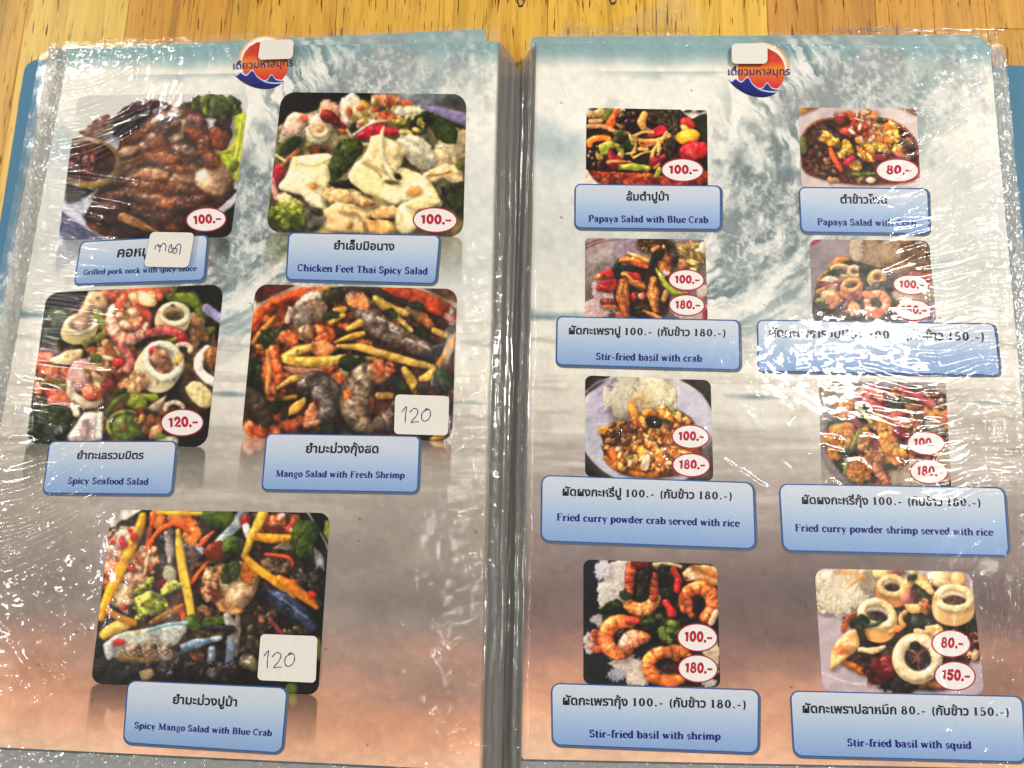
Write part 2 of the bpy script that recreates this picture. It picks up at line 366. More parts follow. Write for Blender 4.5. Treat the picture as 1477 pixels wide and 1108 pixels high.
# ------------------------------------------------------------------ the printed dish pictures (coordinates read off enlarged views)
def dish_pork():
    c = Cv(75, 130, 375, 355, 1.0, 75, 130, 300 and 4.923, (214, 212, 210))
    c.P([(40, 770), (300, 740), (520, 1100), (20, 1100)], (92, 98, 124), R=20, rough=.05, hz=.1)
    c.P([(60, 730), (330, 740), (300, 900), (70, 830)], (196, 198, 204), R=10, rough=.05, hz=.1)
    c.C([(70, 830), (250, 950), (430, 1080)], 30, (206, 206, 212), tex=.05)
    c.P([(400, 1100), (900, 900), (1300, 700), (1330, 1100)], (20, 15, 14), R=12, hz=.1)
    c.C([(1330, 740), (1200, 850), (1080, 900)], 26, (206, 204, 204), tex=.05)
    c.P([(980, 70), (1100, 40), (1240, 50), (1330, 75), (1345, 160), (1240, 190), (1090, 190), (960, 130), (880, 110)], (72, 104, 34), R=9, rough=.5, tex=.45, tf=.1, c2=(36, 62, 20))
    c.S(26, 1140, 110, 180, 60, 20, [(104, 142, 48), (60, 92, 30), (128, 160, 60)], rough=.4)
    c.P([(1290, 180), (1385, 175), (1365, 420), (1330, 640), (1255, 630), (1185, 520), (1100, 460), (1270, 390)], (158, 188, 36), R=9, rough=.1, tex=.2, c2=(186, 210, 60))
    c.C([(1340, 230), (1310, 420), (1270, 600)], 9, (206, 222, 90), sh=.2)
    c.C([(1150, 450), (1280, 420)], 8, (206, 222, 90), sh=.2)
    c.E(1290, 540, 30, 40, 20, (96, 118, 30), rough=.3)
    c.P([(180, 300), (300, 210), (400, 175), (420, 300), (330, 350)], (168, 134, 110), R=9, rough=.2, c2=(110, 72, 54))
    c.P([(230, 900), (320, 720), (440, 480), (480, 330), (410, 230), (560, 90), (740, 68), (860, 110), (1010, 130), (1100, 230), (1140, 420), (1190, 560), (1290, 650), (1230, 790), (980, 980), (700, 1020), (450, 1050), (260, 980)], (58, 30, 20), R=10, rough=.15, tex=.5, tf=.07, c2=(92, 50, 28))
    c.E(540, 230, 130, 80, -30, (44, 28, 30), rough=.2, spec=.4)
    c.E(620, 120, 120, 40, -15, (62, 34, 34), rough=.3)
    tan, brn, drk, pnk = (214, 166, 118), (146, 84, 44), (80, 42, 24), (178, 118, 102)
    for a in [(760, 200, 170, 34, -35, tan), (880, 170, 120, 40, -8, brn), (1000, 230, 90, 70, 30, pnk), (870, 310, 70, 110, 25, (206, 170, 128)), (700, 330, 190, 60, -22, drk),
              (640, 300, 130, 30, -30, brn), (600, 410, 190, 36, -22, tan), (760, 380, 90, 70, 20, brn), (1010, 320, 120, 60, 25, (150, 78, 36)), (960, 430, 90, 44, 12, (204, 160, 120)),
              (1090, 400, 60, 90, 10, brn), (560, 520, 190, 40, -24, (170, 118, 76)), (780, 480, 190, 44, 6, (142, 82, 36)), (1000, 520, 110, 50, 10, drk), (680, 590, 160, 46, -4, (186, 140, 92)),
              (940, 620, 130, 60, -20, (196, 148, 100)), (880, 560, 120, 34, 5, brn), (1150, 640, 110, 96, 20, (196, 156, 118)), (1120, 500, 80, 54, 30, (150, 84, 34)), (520, 640, 160, 36, -18, (132, 84, 50)),
              (700, 690, 220, 44, 4, (120, 66, 34)), (960, 700, 110, 44, 15, brn), (480, 740, 170, 38, -8, (140, 88, 54)), (720, 770, 190, 38, 10, (172, 124, 80)), (860, 800, 150, 40, -8, (124, 72, 44)),
              (620, 850, 190, 44, 8, (104, 58, 38)), (1000, 790, 150, 50, -14, (84, 44, 28)), (420, 830, 120, 44, 10, (88, 50, 34)), (760, 900, 180, 46, 4, (92, 48, 36)), (350, 920, 110, 36, 12, (60, 34, 26)), (560, 950, 150, 36, 14, (72, 40, 26))]:
        c.E(*a, rough=.28, tex=.30, tf=.05, spec=.4, c2=tuple(v * .72 for v in a[5]), amb=.5, soft=6)
    c.C([(500, 900), (640, 960), (750, 1010)], [34, 26, 10], (150, 112, 62), tex=.3)
    c.E(1200, 330, 76, 90, 20, (126, 60, 30), rough=.3, tex=.4, c2=(60, 28, 18), spec=.4); c.E(1220, 220, 66, 60, -20, (66, 32, 26), rough=.3)
    c.S(26, 780, 560, 430, 380, 8, [(226, 190, 150), (54, 26, 16), (240, 220, 196)], spec=.5, a=.75)
    c.P([(95, 640), (100, 800), (230, 760), (380, 640), (320, 610)], (48, 38, 36), R=8, hz=.2)
    c.E(250, 515, 240, 182, 8, (164, 136, 66), R=.2, rough=.02, tex=.1, spec=.3)
    c.E(235, 495, 218, 150, 8, (70, 34, 28), R=.25, hz=-.3, rough=.03, tex=.35, c2=(112, 52, 36), sh=0, spec=0)
    c.C([(140, 380), (240, 350), (330, 375)], 7, (230, 205, 160), sh=0, a=.8)
    c.S(16, 250, 500, 150, 90, 14, [(120, 50, 36), (52, 22, 20), (150, 90, 70)], spec=.7)
    return c.finish(.45, 1.12, 1.25, (.93, .94, 1.02))
def dish_feet():
    c = Cv(375, 125, 685, 357, 1.0, 375, 125, 4.765, (28, 24, 20))
    c.P([(760, 30), (1100, 30), (1430, 60), (1430, 210), (1200, 150), (900, 130)], (128, 134, 146), R=20, hz=.1, tex=.1)
    c.E(1330, 110, 110, 80, 0, (62, 66, 62), hz=.1, soft=40, sh=0)
    c.P([(110, 280), (300, 190), (600, 110), (1000, 110), (1420, 180), (1430, 420), (1380, 1050), (40, 1020), (60, 700)], (158, 144, 110), R=12, tex=.3, tf=.04, c2=(90, 84, 50))
    c.P([(1040, 110), (1250, 140), (1430, 190), (1430, 270), (1260, 220), (1100, 180)], (142, 134, 176), R=10, hz=.2, tex=.05)
    crm, wht, yel = (228, 212, 176), (236, 228, 206), (232, 216, 150)
    c.P([(90, 560), (220, 430), (140, 300), (130, 420)], (96, 116, 40), R=8, rough=.3)
    for a in [(210, 330, 90, 60, -20, (220, 216, 176)), (1340, 390, 130, 150, 10, (222, 202, 160)), (1230, 520, 130, 80, 20, (204, 186, 146)), (250, 250, 120, 60, -30, (224, 190, 170)),
              (410, 290, 120, 110, 10, wht), (480, 170, 80, 70, -20, (226, 176, 150)), (620, 150, 76, 90, 10, wht), (700, 200, 110, 90, 0, (224, 196, 150)), (600, 240, 70, 60, 0, (232, 190, 170)), (880, 100, 90, 50, 10, (226, 150, 110)),
              (940, 170, 80, 50, -10, wht), (1080, 190, 120, 50, 12, (220, 208, 170)), (720, 260, 70, 50, 0, (238, 226, 196)), (880, 210, 80, 40, 0, (214, 130, 70))]:
        c.E(*a, rough=.3, tex=.2, spec=.35, c2=tuple(v * .88 for v in a[5]))
    c.R(400, 290, 56, 42, 15, 15, (234, 200, 160)); c.E(405, 285, 22, 18, 0, (214, 150, 100))
    c.C([(470, 190), (520, 240), (580, 270)], [40, 34, 14], (120, 26, 20), spec=.4, rough=.3)
    for a in [(300, 215, 24, 18), (690, 150, 26, 20), (850, 180, 30, 22), (560, 300, 28, 16), (1000, 110, 40, 18), (690, 255, 20, 14), (820, 220, 24, 12)]: c.E(*a, 0, (216, 92, 44), rough=.3)
    c.S(26, 800, 170, 260, 80, 14, [(214, 176, 70), (232, 220, 180), (200, 96, 50), (150, 140, 60)])
    c.C([(660, 350), (790, 300), (940, 310)], [20, 42, 20], (206, 34, 56), spec=.4); c.C([(600, 300), (660, 380), (760, 400)], 12, (226, 204, 150)); c.C([(640, 330), (760, 250), (860, 230)], 8, (226, 210, 190))
    c.F([(130, 470), (200, 400), (270, 350)], 42, (44, 72, 26)); c.E(340, 400, 34, 26, 0, (150, 158, 70)); c.E(400, 440, 60, 28, 10, (120, 60, 24), rough=.4); c.E(425, 440, 24, 20, 0, (30, 18, 14))
    c.F([(1000, 350), (1100, 240), (1190, 180)], 50, (50, 62, 28)); c.F([(1170, 200), (1250, 280), (1330, 380)], 66, (66, 100, 34)); c.E(1110, 240, 70, 30, -5, (26, 28, 18), rough=.4)
    c.S(16, 1050, 270, 90, 70, 15, [(160, 150, 60), (60, 76, 30), (206, 180, 110)])
    c.P([(960, 330), (1120, 350), (1200, 480), (1150, 580), (1010, 500), (960, 420)], (206, 200, 176), R=14, rough=.15, c2=(226, 222, 204)); c.E(1030, 430, 120, 44, 40, (214, 208, 186), rough=.2)
    c.C([(1150, 620), (1260, 580), (1340, 610), (1370, 640)], [40, 50, 56, 30], (228, 208, 160), spec=.35, rough=.2); c.C([(1150, 610), (1240, 600), (1310, 580)], 7, (176, 130, 70), sh=0)
    c.P([(1230, 690), (1400, 660), (1400, 900), (1290, 820)], (48, 58, 24), R=10, rough=.3, tex=.5); c.E(1380, 540, 40, 50, 0, (110, 130, 50), rough=.3)
    c.E(110, 600, 60, 90, 20, (176, 36, 60), rough=.25); c.C([(80, 640), (110, 760)], 20, (214, 150, 150)); c.C([(150, 540), (190, 500), (260, 440)], 20, (170, 106, 56)); c.C([(110, 470), (170, 510)], 10, (226, 214, 170))
    c.P([(220, 480), (330, 470), (500, 470), (470, 700), (450, 760), (440, 830), (370, 830), (280, 750), (130, 700), (180, 590)], (234, 222, 176), R=14, rough=.12, tex=.08, c2=(240, 232, 200), spec=.25)
    c.E(370, 680, 40, 26, 10, (214, 150, 80), rough=.3); c.C([(250, 520), (360, 540), (470, 500)], 8, (212, 194, 140), sh=.1, a=.7); c.E(230, 800, 90, 50, 20, (224, 196, 150), rough=.3); c.E(390, 790, 80, 46, 30, (236, 226, 190), rough=.2)
    c.F([(490, 650), (550, 520), (620, 440), (700, 410)], 92, (78, 108, 32), tex=.4); c.P([(470, 660), (640, 640), (700, 740), (560, 720)], (26, 26, 18), R=6)
    c.P([(650, 520), (720, 490), (830, 560), (1000, 560), (1160, 650), (1250, 800), (1200, 830), (1010, 790), (930, 810), (800, 760), (700, 720), (600, 620)], (238, 224, 168), R=16, rough=.1, tex=.07, c2=(242, 234, 196), spec=.3)
    c.P([(760, 340), (830, 330), (980, 400), (990, 490), (920, 600), (800, 560), (700, 500), (740, 420)], (234, 218, 172), R=14, rough=.12, tex=.1, spec=.35); c.C([(850, 270), (830, 370), (850, 520), (930, 640)], [8, 20, 22, 16], (232, 220, 180), spec=.4); c.E(920, 430, 40, 46, 0, (238, 214, 164), spec=.6)
    c.E(945, 615, 26, 18, 30, (30, 22, 14)); c.E(900, 655, 46, 14, 10, (112, 92, 50)); c.E(1060, 715, 46, 32, 10, (216, 156, 84), rough=.25, soft=4); c.C([(700, 520), (790, 570), (830, 620)], 7, (190, 158, 92), sh=.1)
    c.C([(470, 720), (620, 710), (690, 730)], 9, (196, 170, 100)); c.E(650, 770, 150, 44, 16, (208, 150, 92), rough=.3, tex=.3, c2=(226, 190, 140)); c.E(540, 760, 110, 60, 10, (216, 182, 130), rough=.3)
    c.P([(430, 840), (520, 790), (680, 830), (750, 900), (730, 1000), (440, 970)], (230, 212, 162), R=14, rough=.15, c2=(222, 190, 140), tex=.12); c.C([(560, 840), (680, 870), (740, 930)], 26, (224, 190, 136), spec=.3); c.E(615, 955, 18, 26, 30, (170, 110, 50))
    c.C([(760, 910), (860, 912), (960, 905)], 11, (70, 38, 24)); c.E(850, 860, 110, 40, -5, (220, 182, 124), rough=.3); c.E(840, 960, 120, 44, 5, (216, 168, 106), rough=.3, tex=.3); c.E(1010, 900, 80, 110, 10, (236, 222, 178), rough=.1); c.E(1130, 800, 120, 40, -5, (234, 214, 160), rough=.2)
    c.P([(60, 850), (180, 810), (330, 850), (420, 850), (420, 980), (240, 990), (60, 960)], (66, 84, 28), R=8, rough=.4, tex=.5, tf=.08); c.S(30, 180, 870, 120, 60, 28, [(150, 176, 56), (110, 140, 40), (176, 196, 84)], rough=.5, tex=.35); c.S(8, 380, 890, 60, 50, 22, [(60, 56, 44), (110, 100, 92)])
    return c.finish(.5)
def dish_seafood():
    c = Cv(25, 405, 340, 645, 1.0, 25, 405, 4.689, (26, 24, 24))
    c.P([(160, 330), (420, 150), (560, 40), (1000, 40), (1250, 200), (1340, 420), (1320, 820), (1000, 1000), (600, 1130), (300, 1130), (120, 900), (110, 600)], (120, 84, 54), R=10, rough=.2, tex=.6, tf=.06, c2=(60, 48, 26))
    c.S(60, 260, 300, 120, 110, 26, [(34, 60, 30), (56, 86, 36), (30, 36, 26)], tex=.4)
    c.S(60, 200, 950, 130, 130, 34, [(30, 44, 22), (48, 70, 28), (66, 88, 40)], tex=.4)
    c.S(60, 1230, 260, 90, 150, 30, [(70, 100, 30), (38, 56, 24), (120, 130, 50), (176, 140, 90)], tex=.4)
    c.C([(1030, 110), (1140, 110), (1210, 150), (1240, 230)], [26, 40, 40, 30], (110, 148, 40), spec=.3); c.C([(1020, 120), (1060, 60), (1080, 30)], 9, (120, 150, 50)); c.C([(1280, 190), (1380, 260)], 36, (150, 146, 186), tex=.1)
    c.S(40, 620, 470, 150, 70, 22, [(196, 140, 96), (176, 110, 70), (216, 172, 130)], rough=.35); c.S(30, 1180, 340, 80, 90, 22, [(190, 150, 106), (150, 110, 70)], rough=.35)
    for x, y, r in [(300, 640, 70), (320, 780, 90), (200, 600, 70), (180, 520, 60), (620, 90, 70), (760, 70, 110), (930, 60, 80)]: c.E(x, y, r * 1.3, r * .7, rs.rand() * 40 - 20, (212, 98, 64), rough=.3, spec=.5, c2=(226, 136, 104))
    c.C([(250, 560), (210, 660), (150, 720)], 24, (150, 140, 66)); c.S(14, 240, 700, 120, 100, 22, [(200, 70, 50), (120, 110, 50), (224, 130, 100)])
    # squid top left
    c.P([(480, 60), (560, 80), (610, 150), (590, 190), (500, 200), (470, 260), (420, 290), (440, 180)], (222, 200, 162), R=14, rough=.1, c2=(206, 170, 136), spec=.4); c.E(540, 115, 12, 10, 0, (90, 60, 40))
    c.squid(430, 290, 100, 60, -10, 18, (228, 216, 176), (176, 130, 112), (-20, 60), (214, 200, 150), (190, 150, 130)); c.C([(430, 280), (450, 210), (480, 160)], [50, 34, 20], (206, 166, 138), spec=.3)
    c.C([(530, 210), (580, 290), (610, 350)], 22, (150, 166, 70), spec=.4); c.C([(600, 350), (520, 390), (450, 420)], 22, (140, 140, 60), spec=.3)
    c.P([(210, 540), (330, 470), (440, 460), (410, 540), (330, 570)], (216, 196, 150), R=10, rough=.15, spec=.4)
    # prawn
    c.E(760, 270, 150, 150, 0, (206, 96, 70), rough=.1); c.E(750, 240, 90, 90, 0, (230, 168, 130), rough=.2)
    c.shrimp(755, 260, 125, 130, 20, 215, [30, 46, 50, 44, 30], (232, 150, 132), n=6, c2=(238, 184, 160)); c.shrimp(760, 230, 80, 90, 20, 120, [20, 30, 26], (230, 120, 84), n=4)
    c.C([(690, 190), (770, 130), (870, 110), (960, 110)], [30, 50, 56, 30], (232, 176, 130), bands=5, spec=.5, c2=(214, 104, 80)); c.E(880, 130, 60, 44, 20, (234, 196, 150), rough=.2, spec=.5); c.C([(700, 200), (680, 150), (720, 110)], 22, (222, 110, 80), spec=.4)
    for x, y in [(720, 290), (745, 305), (690, 230), (775, 210)]: c.E(x, y, 30, 24, 0, (238, 190, 160), spec=.6)
    # squid top right
    c.squid(1060, 225, 92, 66, 4, 20, (232, 226, 192), (104, 84, 54), (-20, 55), (228, 208, 180), (180, 160, 116)); c.E(1048, 165, 14, 10, 0, (80, 70, 40))
    c.C([(880, 360), (980, 335), (1090, 360), (1130, 410)], [26, 40, 40, 24], (170, 62, 58), spec=.3, c2=(206, 110, 100)); c.C([(1010, 410), (1060, 395), (1110, 375)], 15, (150, 150, 50)); c.E(1120, 395, 40, 34, 0, (176, 30, 44)); c.A(1120, 460, 50, 34, 180, 380, 18, (226, 200, 180))
    # shallot and lower left squid
    c.E(420, 640, 84, 120, 20, (196, 150, 150), rough=.06, spec=.6, c2=(214, 176, 172), tex=.1)
    c.A(480, 700, 130, 130, 60, 185, [34, 40, 36, 24], (226, 206, 184), spec=.45); c.E(520, 740, 100, 70, -10, (222, 92, 60), rough=.25, spec=.6, c2=(240, 130, 100)); c.C([(380, 840), (400, 900)], 26, (216, 204, 190))
    c.E(570, 610, 100, 90, 0, (214, 164, 112), rough=.4, tex=.4, c2=(232, 196, 150)); c.S(26, 580, 610, 90, 80, 16, [(232, 196, 150), (196, 140, 90), (220, 180, 140)]); c.C([(490, 530), (580, 515), (680, 540)], 14, (232, 214, 176))
    c.F([(495, 545), (530, 520), (570, 540)], 30, (96, 134, 44)); c.E(680, 550, 44, 34, 0, (206, 54, 54), spec=.5); c.E(780, 520, 40, 30, 40, (200, 50, 56), spec=.5); c.C([(640, 690), (690, 610), (790, 550)], [22, 18, 10], (222, 136, 110)); c.C([(700, 440), (760, 540), (740, 600)], 30, (220, 130, 120), spec=.3)
    c.S(20, 650, 690, 60, 60, 22, [(150, 54, 40), (90, 54, 30), (200, 120, 90)])
    # big squid ring
    c.squid(985, 540, 124, 108, 42, 26, (236, 232, 212), (150, 106, 76), (-55, 78), (230, 220, 186), (206, 200, 190)); c.E(920, 470, 34, 28, 0, (196, 40, 44)); c.E(960, 500, 60, 50, 30, (200, 150, 116), rough=.3); c.E(1085, 530, 26, 40, 30, (222, 180, 90), soft=6, sh=0); c.E(1035, 560, 12, 9, 0, (70, 120, 50))
    # right edge squid
    c.A(1390, 560, 170, 130, 60, 230, [20, 32, 32, 26], (230, 226, 222), spec=.4); c.E(1330, 530, 60, 70, 20, (140, 96, 56), rough=.3, tex=.5); c.P([(1130, 720), (1200, 670), (1300, 740), (1310, 840), (1230, 850), (1150, 780)], (222, 206, 164), R=12, c2=(206, 196, 130), spec=.4, rough=.15)
    c.S(16, 780, 700, 80, 50, 24, [(206, 156, 110), (222, 180, 136)], rough=.4, spec=.3); c.P([(870, 860), (1010, 770), (940, 880)], (210, 190, 172), R=8, rough=.1); c.A(1060, 860, 60, 40, 170, 360, 16, (206, 190, 176))
    c.C([(650, 770), (760, 780), (930, 785)], [10, 18, 22], (148, 176, 40), spec=.4); c.C([(600, 900), (660, 820), (740, 770)], 18, (100, 130, 40)); c.C([(660, 760), (720, 740)], 18, (60, 100, 36)); c.E(800, 830, 70, 50, 10, (140, 160, 50), rough=.3)
    c.E(750, 990, 130, 104, -10, (74, 108, 36), rough=.08, tex=.3, c2=(96, 130, 48), spec=.3); c.A(740, 980, 130, 100, 150, 300, 12, (150, 172, 70)); c.P([(800, 900), (830, 860), (890, 940), (830, 930)], (150, 30, 54), R=6); c.E(720, 990, 26, 18, -30, (176, 100, 56)); c.S(12, 840, 960, 60, 40, 14, [(214, 170, 90), (196, 150, 90), (120, 100, 50)])
    c.S(12, 910, 1000, 40, 60, 24, [(196, 150, 106), (150, 96, 66)]); c.C([(950, 1060), (1060, 1090)], 26, (200, 206, 190)); c.E(960, 1050, 40, 20, 0, (130, 160, 50))
    # baby squid low left
    c.P([(330, 1060), (400, 960), (460, 890), (540, 890), (570, 950), (550, 1080), (380, 1100)], (214, 204, 200), R=14, rough=.12, c2=(190, 174, 178), spec=.5); c.C([(460, 950), (450, 1060)], 20, (168, 142, 140)); c.C([(560, 900), (550, 1060)], 20, (228, 222, 220), spec=.5)
    c.S(50, 700, 560, 550, 460, 7, [(214, 60, 50), (240, 220, 190), (90, 120, 40), (70, 40, 26)], a=.85)
    return c.finish(.5)
def dish_mangoshrimp():
    c = Cv(340, 405, 670, 652, 1.0, 340, 405, 4.476, (60, 34, 22))
    c.P([(130, 30), (1450, 30), (1450, 260), (1250, 110), (760, 30), (400, 90), (120, 250)], (206, 190, 172), R=20, hz=.1, tex=.05)
    c.P([(130, 20), (380, 20), (250, 90), (130, 140)], (86, 34, 30), R=8, hz=.1); c.P([(1200, 40), (1450, 50), (1430, 140)], (104, 72, 44), R=8, hz=.1)
    c.P([(110, 420), (120, 240), (330, 110), (600, 50), (950, 50), (1280, 120), (1430, 260), (1430, 1050), (30, 1050), (60, 700)], (92, 46, 22), R=12, tex=.6, tf=.06, c2=(52, 30, 18), rough=.05)
    c.C([(110, 290), (200, 180), (380, 90), (540, 60)], [40, 44, 36, 20], (184, 80, 32), tex=.3, spec=.2); c.C([(920, 50), (1120, 90), (1290, 160), (1420, 240)], [24, 44, 50, 40], (190, 78, 30), tex=.3, spec=.2); c.E(1350, 185, 30, 20, 20, (150, 40, 24)); c.E(330, 130, 36, 16, -20, (120, 40, 20))
    c.S(110, 720, 560, 640, 440, 30, [(44, 26, 18), (70, 44, 24), (36, 40, 22), (110, 54, 24), (150, 78, 30)], tex=.5, rough=.4)
    c.S(22, 300, 500, 160, 180, 28, [(160, 76, 34), (130, 58, 28), (190, 116, 64)], rough=.4, tex=.4)
    mg, mg2 = (222, 184, 86), (206, 160, 66)
    st = lambda pts, w, col=mg: c.C(pts, w, col, spec=.25, tex=.18, rough=.08, c2=tuple(v * .86 for v in col), hz=.5)
    st([(110, 400), (180, 310), (250, 230)], [16, 22, 12], (206, 136, 60)); st([(410, 130), (520, 80), (590, 50)], [14, 22, 16], (222, 160, 70)); st([(140, 425), (240, 410)], 18, mg2)
    c.S(20, 230, 360, 60, 60, 24, [(40, 60, 28), (60, 80, 36)]); c.S(14, 110, 580, 40, 120, 34, [(40, 60, 24), (30, 40, 18)])
    # shrimps
    gry, gr2 = (128, 112, 98), (92, 78, 70)
    c.shrimp(600, 250, 190, 150, 150, 280, [46, 64, 70, 60, 40], gry, n=5, c2=(96, 74, 58)); c.E(500, 200, 90, 70, -30, (140, 122, 102), rough=.2, spec=.6, c2=(104, 84, 66)); c.E(430, 240, 60, 90, 10, (120, 106, 96), rough=.2, spec=.5); c.E(450, 340, 60, 54, 0, (150, 110, 80), rough=.2, spec=.5)
    c.E(640, 90, 80, 40, -10, (56, 60, 34), rough=.3); c.C([(700, 60), (850, 50), (980, 100)], [20, 40, 20], (66, 54, 48), spec=.3); c.C([(350, 180), (330, 260)], 18, (190, 166, 156), spec=.4)
    c.C([(760, 130), (830, 190), (900, 270), (1030, 350), (1150, 410), (1280, 450)], [60, 76, 76, 74, 66, 44], gry, bands=8, spec=.7, c2=(92, 70, 62), tex=.2, pw=16); c.C([(1260, 460), (1340, 420), (1400, 370)], [44, 34, 14], (62, 54, 54), spec=.3)
    c.E(790, 130, 70, 50, 20, (196, 128, 76), rough=.4, tex=.5, c2=(140, 110, 80))
    for x, y in [(850, 230), (940, 250), (1030, 330), (1130, 390), (1230, 430)]: c.C([(x - 30, y - 16), (x + 18, y + 6)], 8, (206, 204, 204), sh=0, a=.75)
    # orange bits
    for a in [(550, 310, 60, 60, 0), (350, 370, 70, 50, 20), (560, 380, 50, 40, 0), (240, 480, 46, 70, 10), (230, 590, 50, 80, 10), (680, 290, 50, 24, 10), (830, 405, 50, 26, 20), (660, 640, 50, 80, 30), (580, 570, 60, 26, -20), (250, 960, 40, 90, 10), (110, 970, 70, 50, 20), (350, 930, 80, 50, 0), (230, 740, 44, 40, 0)]:
        c.E(*a, (178, 80, 40), rough=.35, tex=.4, spec=.3, c2=(206, 120, 70), soft=5)
    c.E(560, 440, 90, 50, 10, (196, 130, 80), rough=.3, spec=.3); c.E(1200, 240, 90, 36, 40, (206, 132, 70), rough=.3); c.E(1140, 190, 60, 40, 30, (150, 116, 90), rough=.3)
    st([(900, 115), (980, 170), (1100, 210)], [22, 36, 20]); st([(1040, 230), (1130, 320)], 16); st([(610, 270), (690, 220)], [14, 20]); st([(720, 310), (800, 270)], [16, 26]); st([(640, 395), (740, 360), (820, 340)], [10, 20, 18], mg2); st([(640, 190), (700, 180)], 18, mg2); st([(1280, 320), (1350, 350)], 20); st([(1310, 540), (1370, 450), (1420, 360)], [20, 30, 24], (206, 160, 70))
    st([(310, 490), (400, 450), (480, 425)], [18, 34, 22], (226, 192, 96)); st([(330, 505), (440, 525), (600, 515), (700, 500)], [30, 36, 34, 26], (228, 190, 88)); st([(660, 420), (800, 430), (940, 470), (1100, 515), (1270, 555)], [14, 26, 28, 28, 20], (224, 184, 90)); st([(700, 490), (800, 500), (900, 505)], 16, mg2)
    st([(270, 690), (370, 630), (490, 610), (610, 635)], [12, 24, 24, 12], (214, 170, 84)); st([(1085, 570), (1130, 640), (1170, 730)], [22, 36, 24]); st([(1200, 630), (1250, 610), (1280, 570)], [26, 38, 20]); c.P([(340, 870), (350, 810), (440, 750), (445, 790), (400, 850)], (222, 176, 80), R=7, rough=.1); st([(200, 450), (210, 560), (200, 720)], [10, 16, 14], (214, 150, 80)); st([(310, 760), (380, 745)], 16, mg2); st([(690, 570), (740, 620)], 22, (222, 200, 150)); st([(920, 740), (1000, 740)], 24, (190, 150, 80))
    c.C([(320, 560), (400, 580), (560, 585)], [16, 24, 18], (170, 120, 96), spec=.3)
    # herbs
    for p, w in [([(680, 500), (740, 540), (820, 530)], 52), ([(780, 560), (810, 520), (820, 480)], 26), ([(960, 210), (1000, 200), (1040, 240)], 34), ([(1110, 150), (1160, 160), (1220, 160)], 24), ([(1020, 630), (1050, 680), (1100, 700)], 44), ([(1290, 600), (1340, 640), (1390, 690)], 60), ([(1180, 290), (1200, 320), (1220, 350)], 26), ([(200, 830), (250, 820), (290, 780)], 40), ([(560, 900), (580, 930), (590, 980)], 40), ([(1370, 310), (1420, 330)], 40), ([(560, 230), (620, 220), (670, 230)], 26)]:
        c.F(p, w, (62, 96, 44), c2=(34, 56, 28))
    # lower shrimps
    c.C([(440, 680), (520, 660), (590, 710), (610, 800), (560, 880)], [50, 76, 84, 80, 50], (104, 92, 88), bands=6, spec=.6, c2=(70, 58, 58)); c.E(530, 720, 40, 46, 20, (156, 144, 140), spec=.5, a=.7, sh=0)
    c.shrimp(900, 780, 140, 180, 100, 300, [40, 80, 92, 84, 60], (146, 126, 104), n=7, c2=(104, 86, 66)); c.C([(930, 920), (1010, 880), (1040, 800)], [50, 70, 40], (118, 100, 92), bands=3, spec=.4); c.E(920, 590, 80, 60, 10, (150, 130, 112), rough=.2, spec=.6, c2=(190, 130, 90)); c.S(14, 950, 560, 70, 50, 18, [(206, 110, 60), (226, 150, 110)]); c.E(720, 730, 26, 40, 30, (222, 130, 60))
    for x, y in [(770, 680), (740, 780), (760, 880), (880, 570), (530, 700)]: c.C([(x - 16, y - 12), (x + 14, y + 8)], 9, (214, 206, 196), sh=0, a=.65)
    c.C([(80, 720), (150, 800), (200, 900)], [40, 60, 40], (78, 60, 46), bands=4, spec=.4); c.E(480, 860, 40, 60, 20, (196, 130, 90), rough=.4); c.E(490, 920, 60, 26, -10, (206, 150, 110), rough=.3); c.E(1300, 1010, 50, 20, -10, (222, 160, 60)); c.E(1200, 690, 60, 40, 0, (60, 50, 46), rough=.3)
    c.S(110, 700, 500, 620, 430, 7, [(120, 34, 18), (90, 26, 14), (200, 90, 40)], a=.8, el=1.2); c.S(26, 740, 520, 560, 380, 6, [(250, 236, 214)], a=.7, sh=0)
    return c.finish(.5)
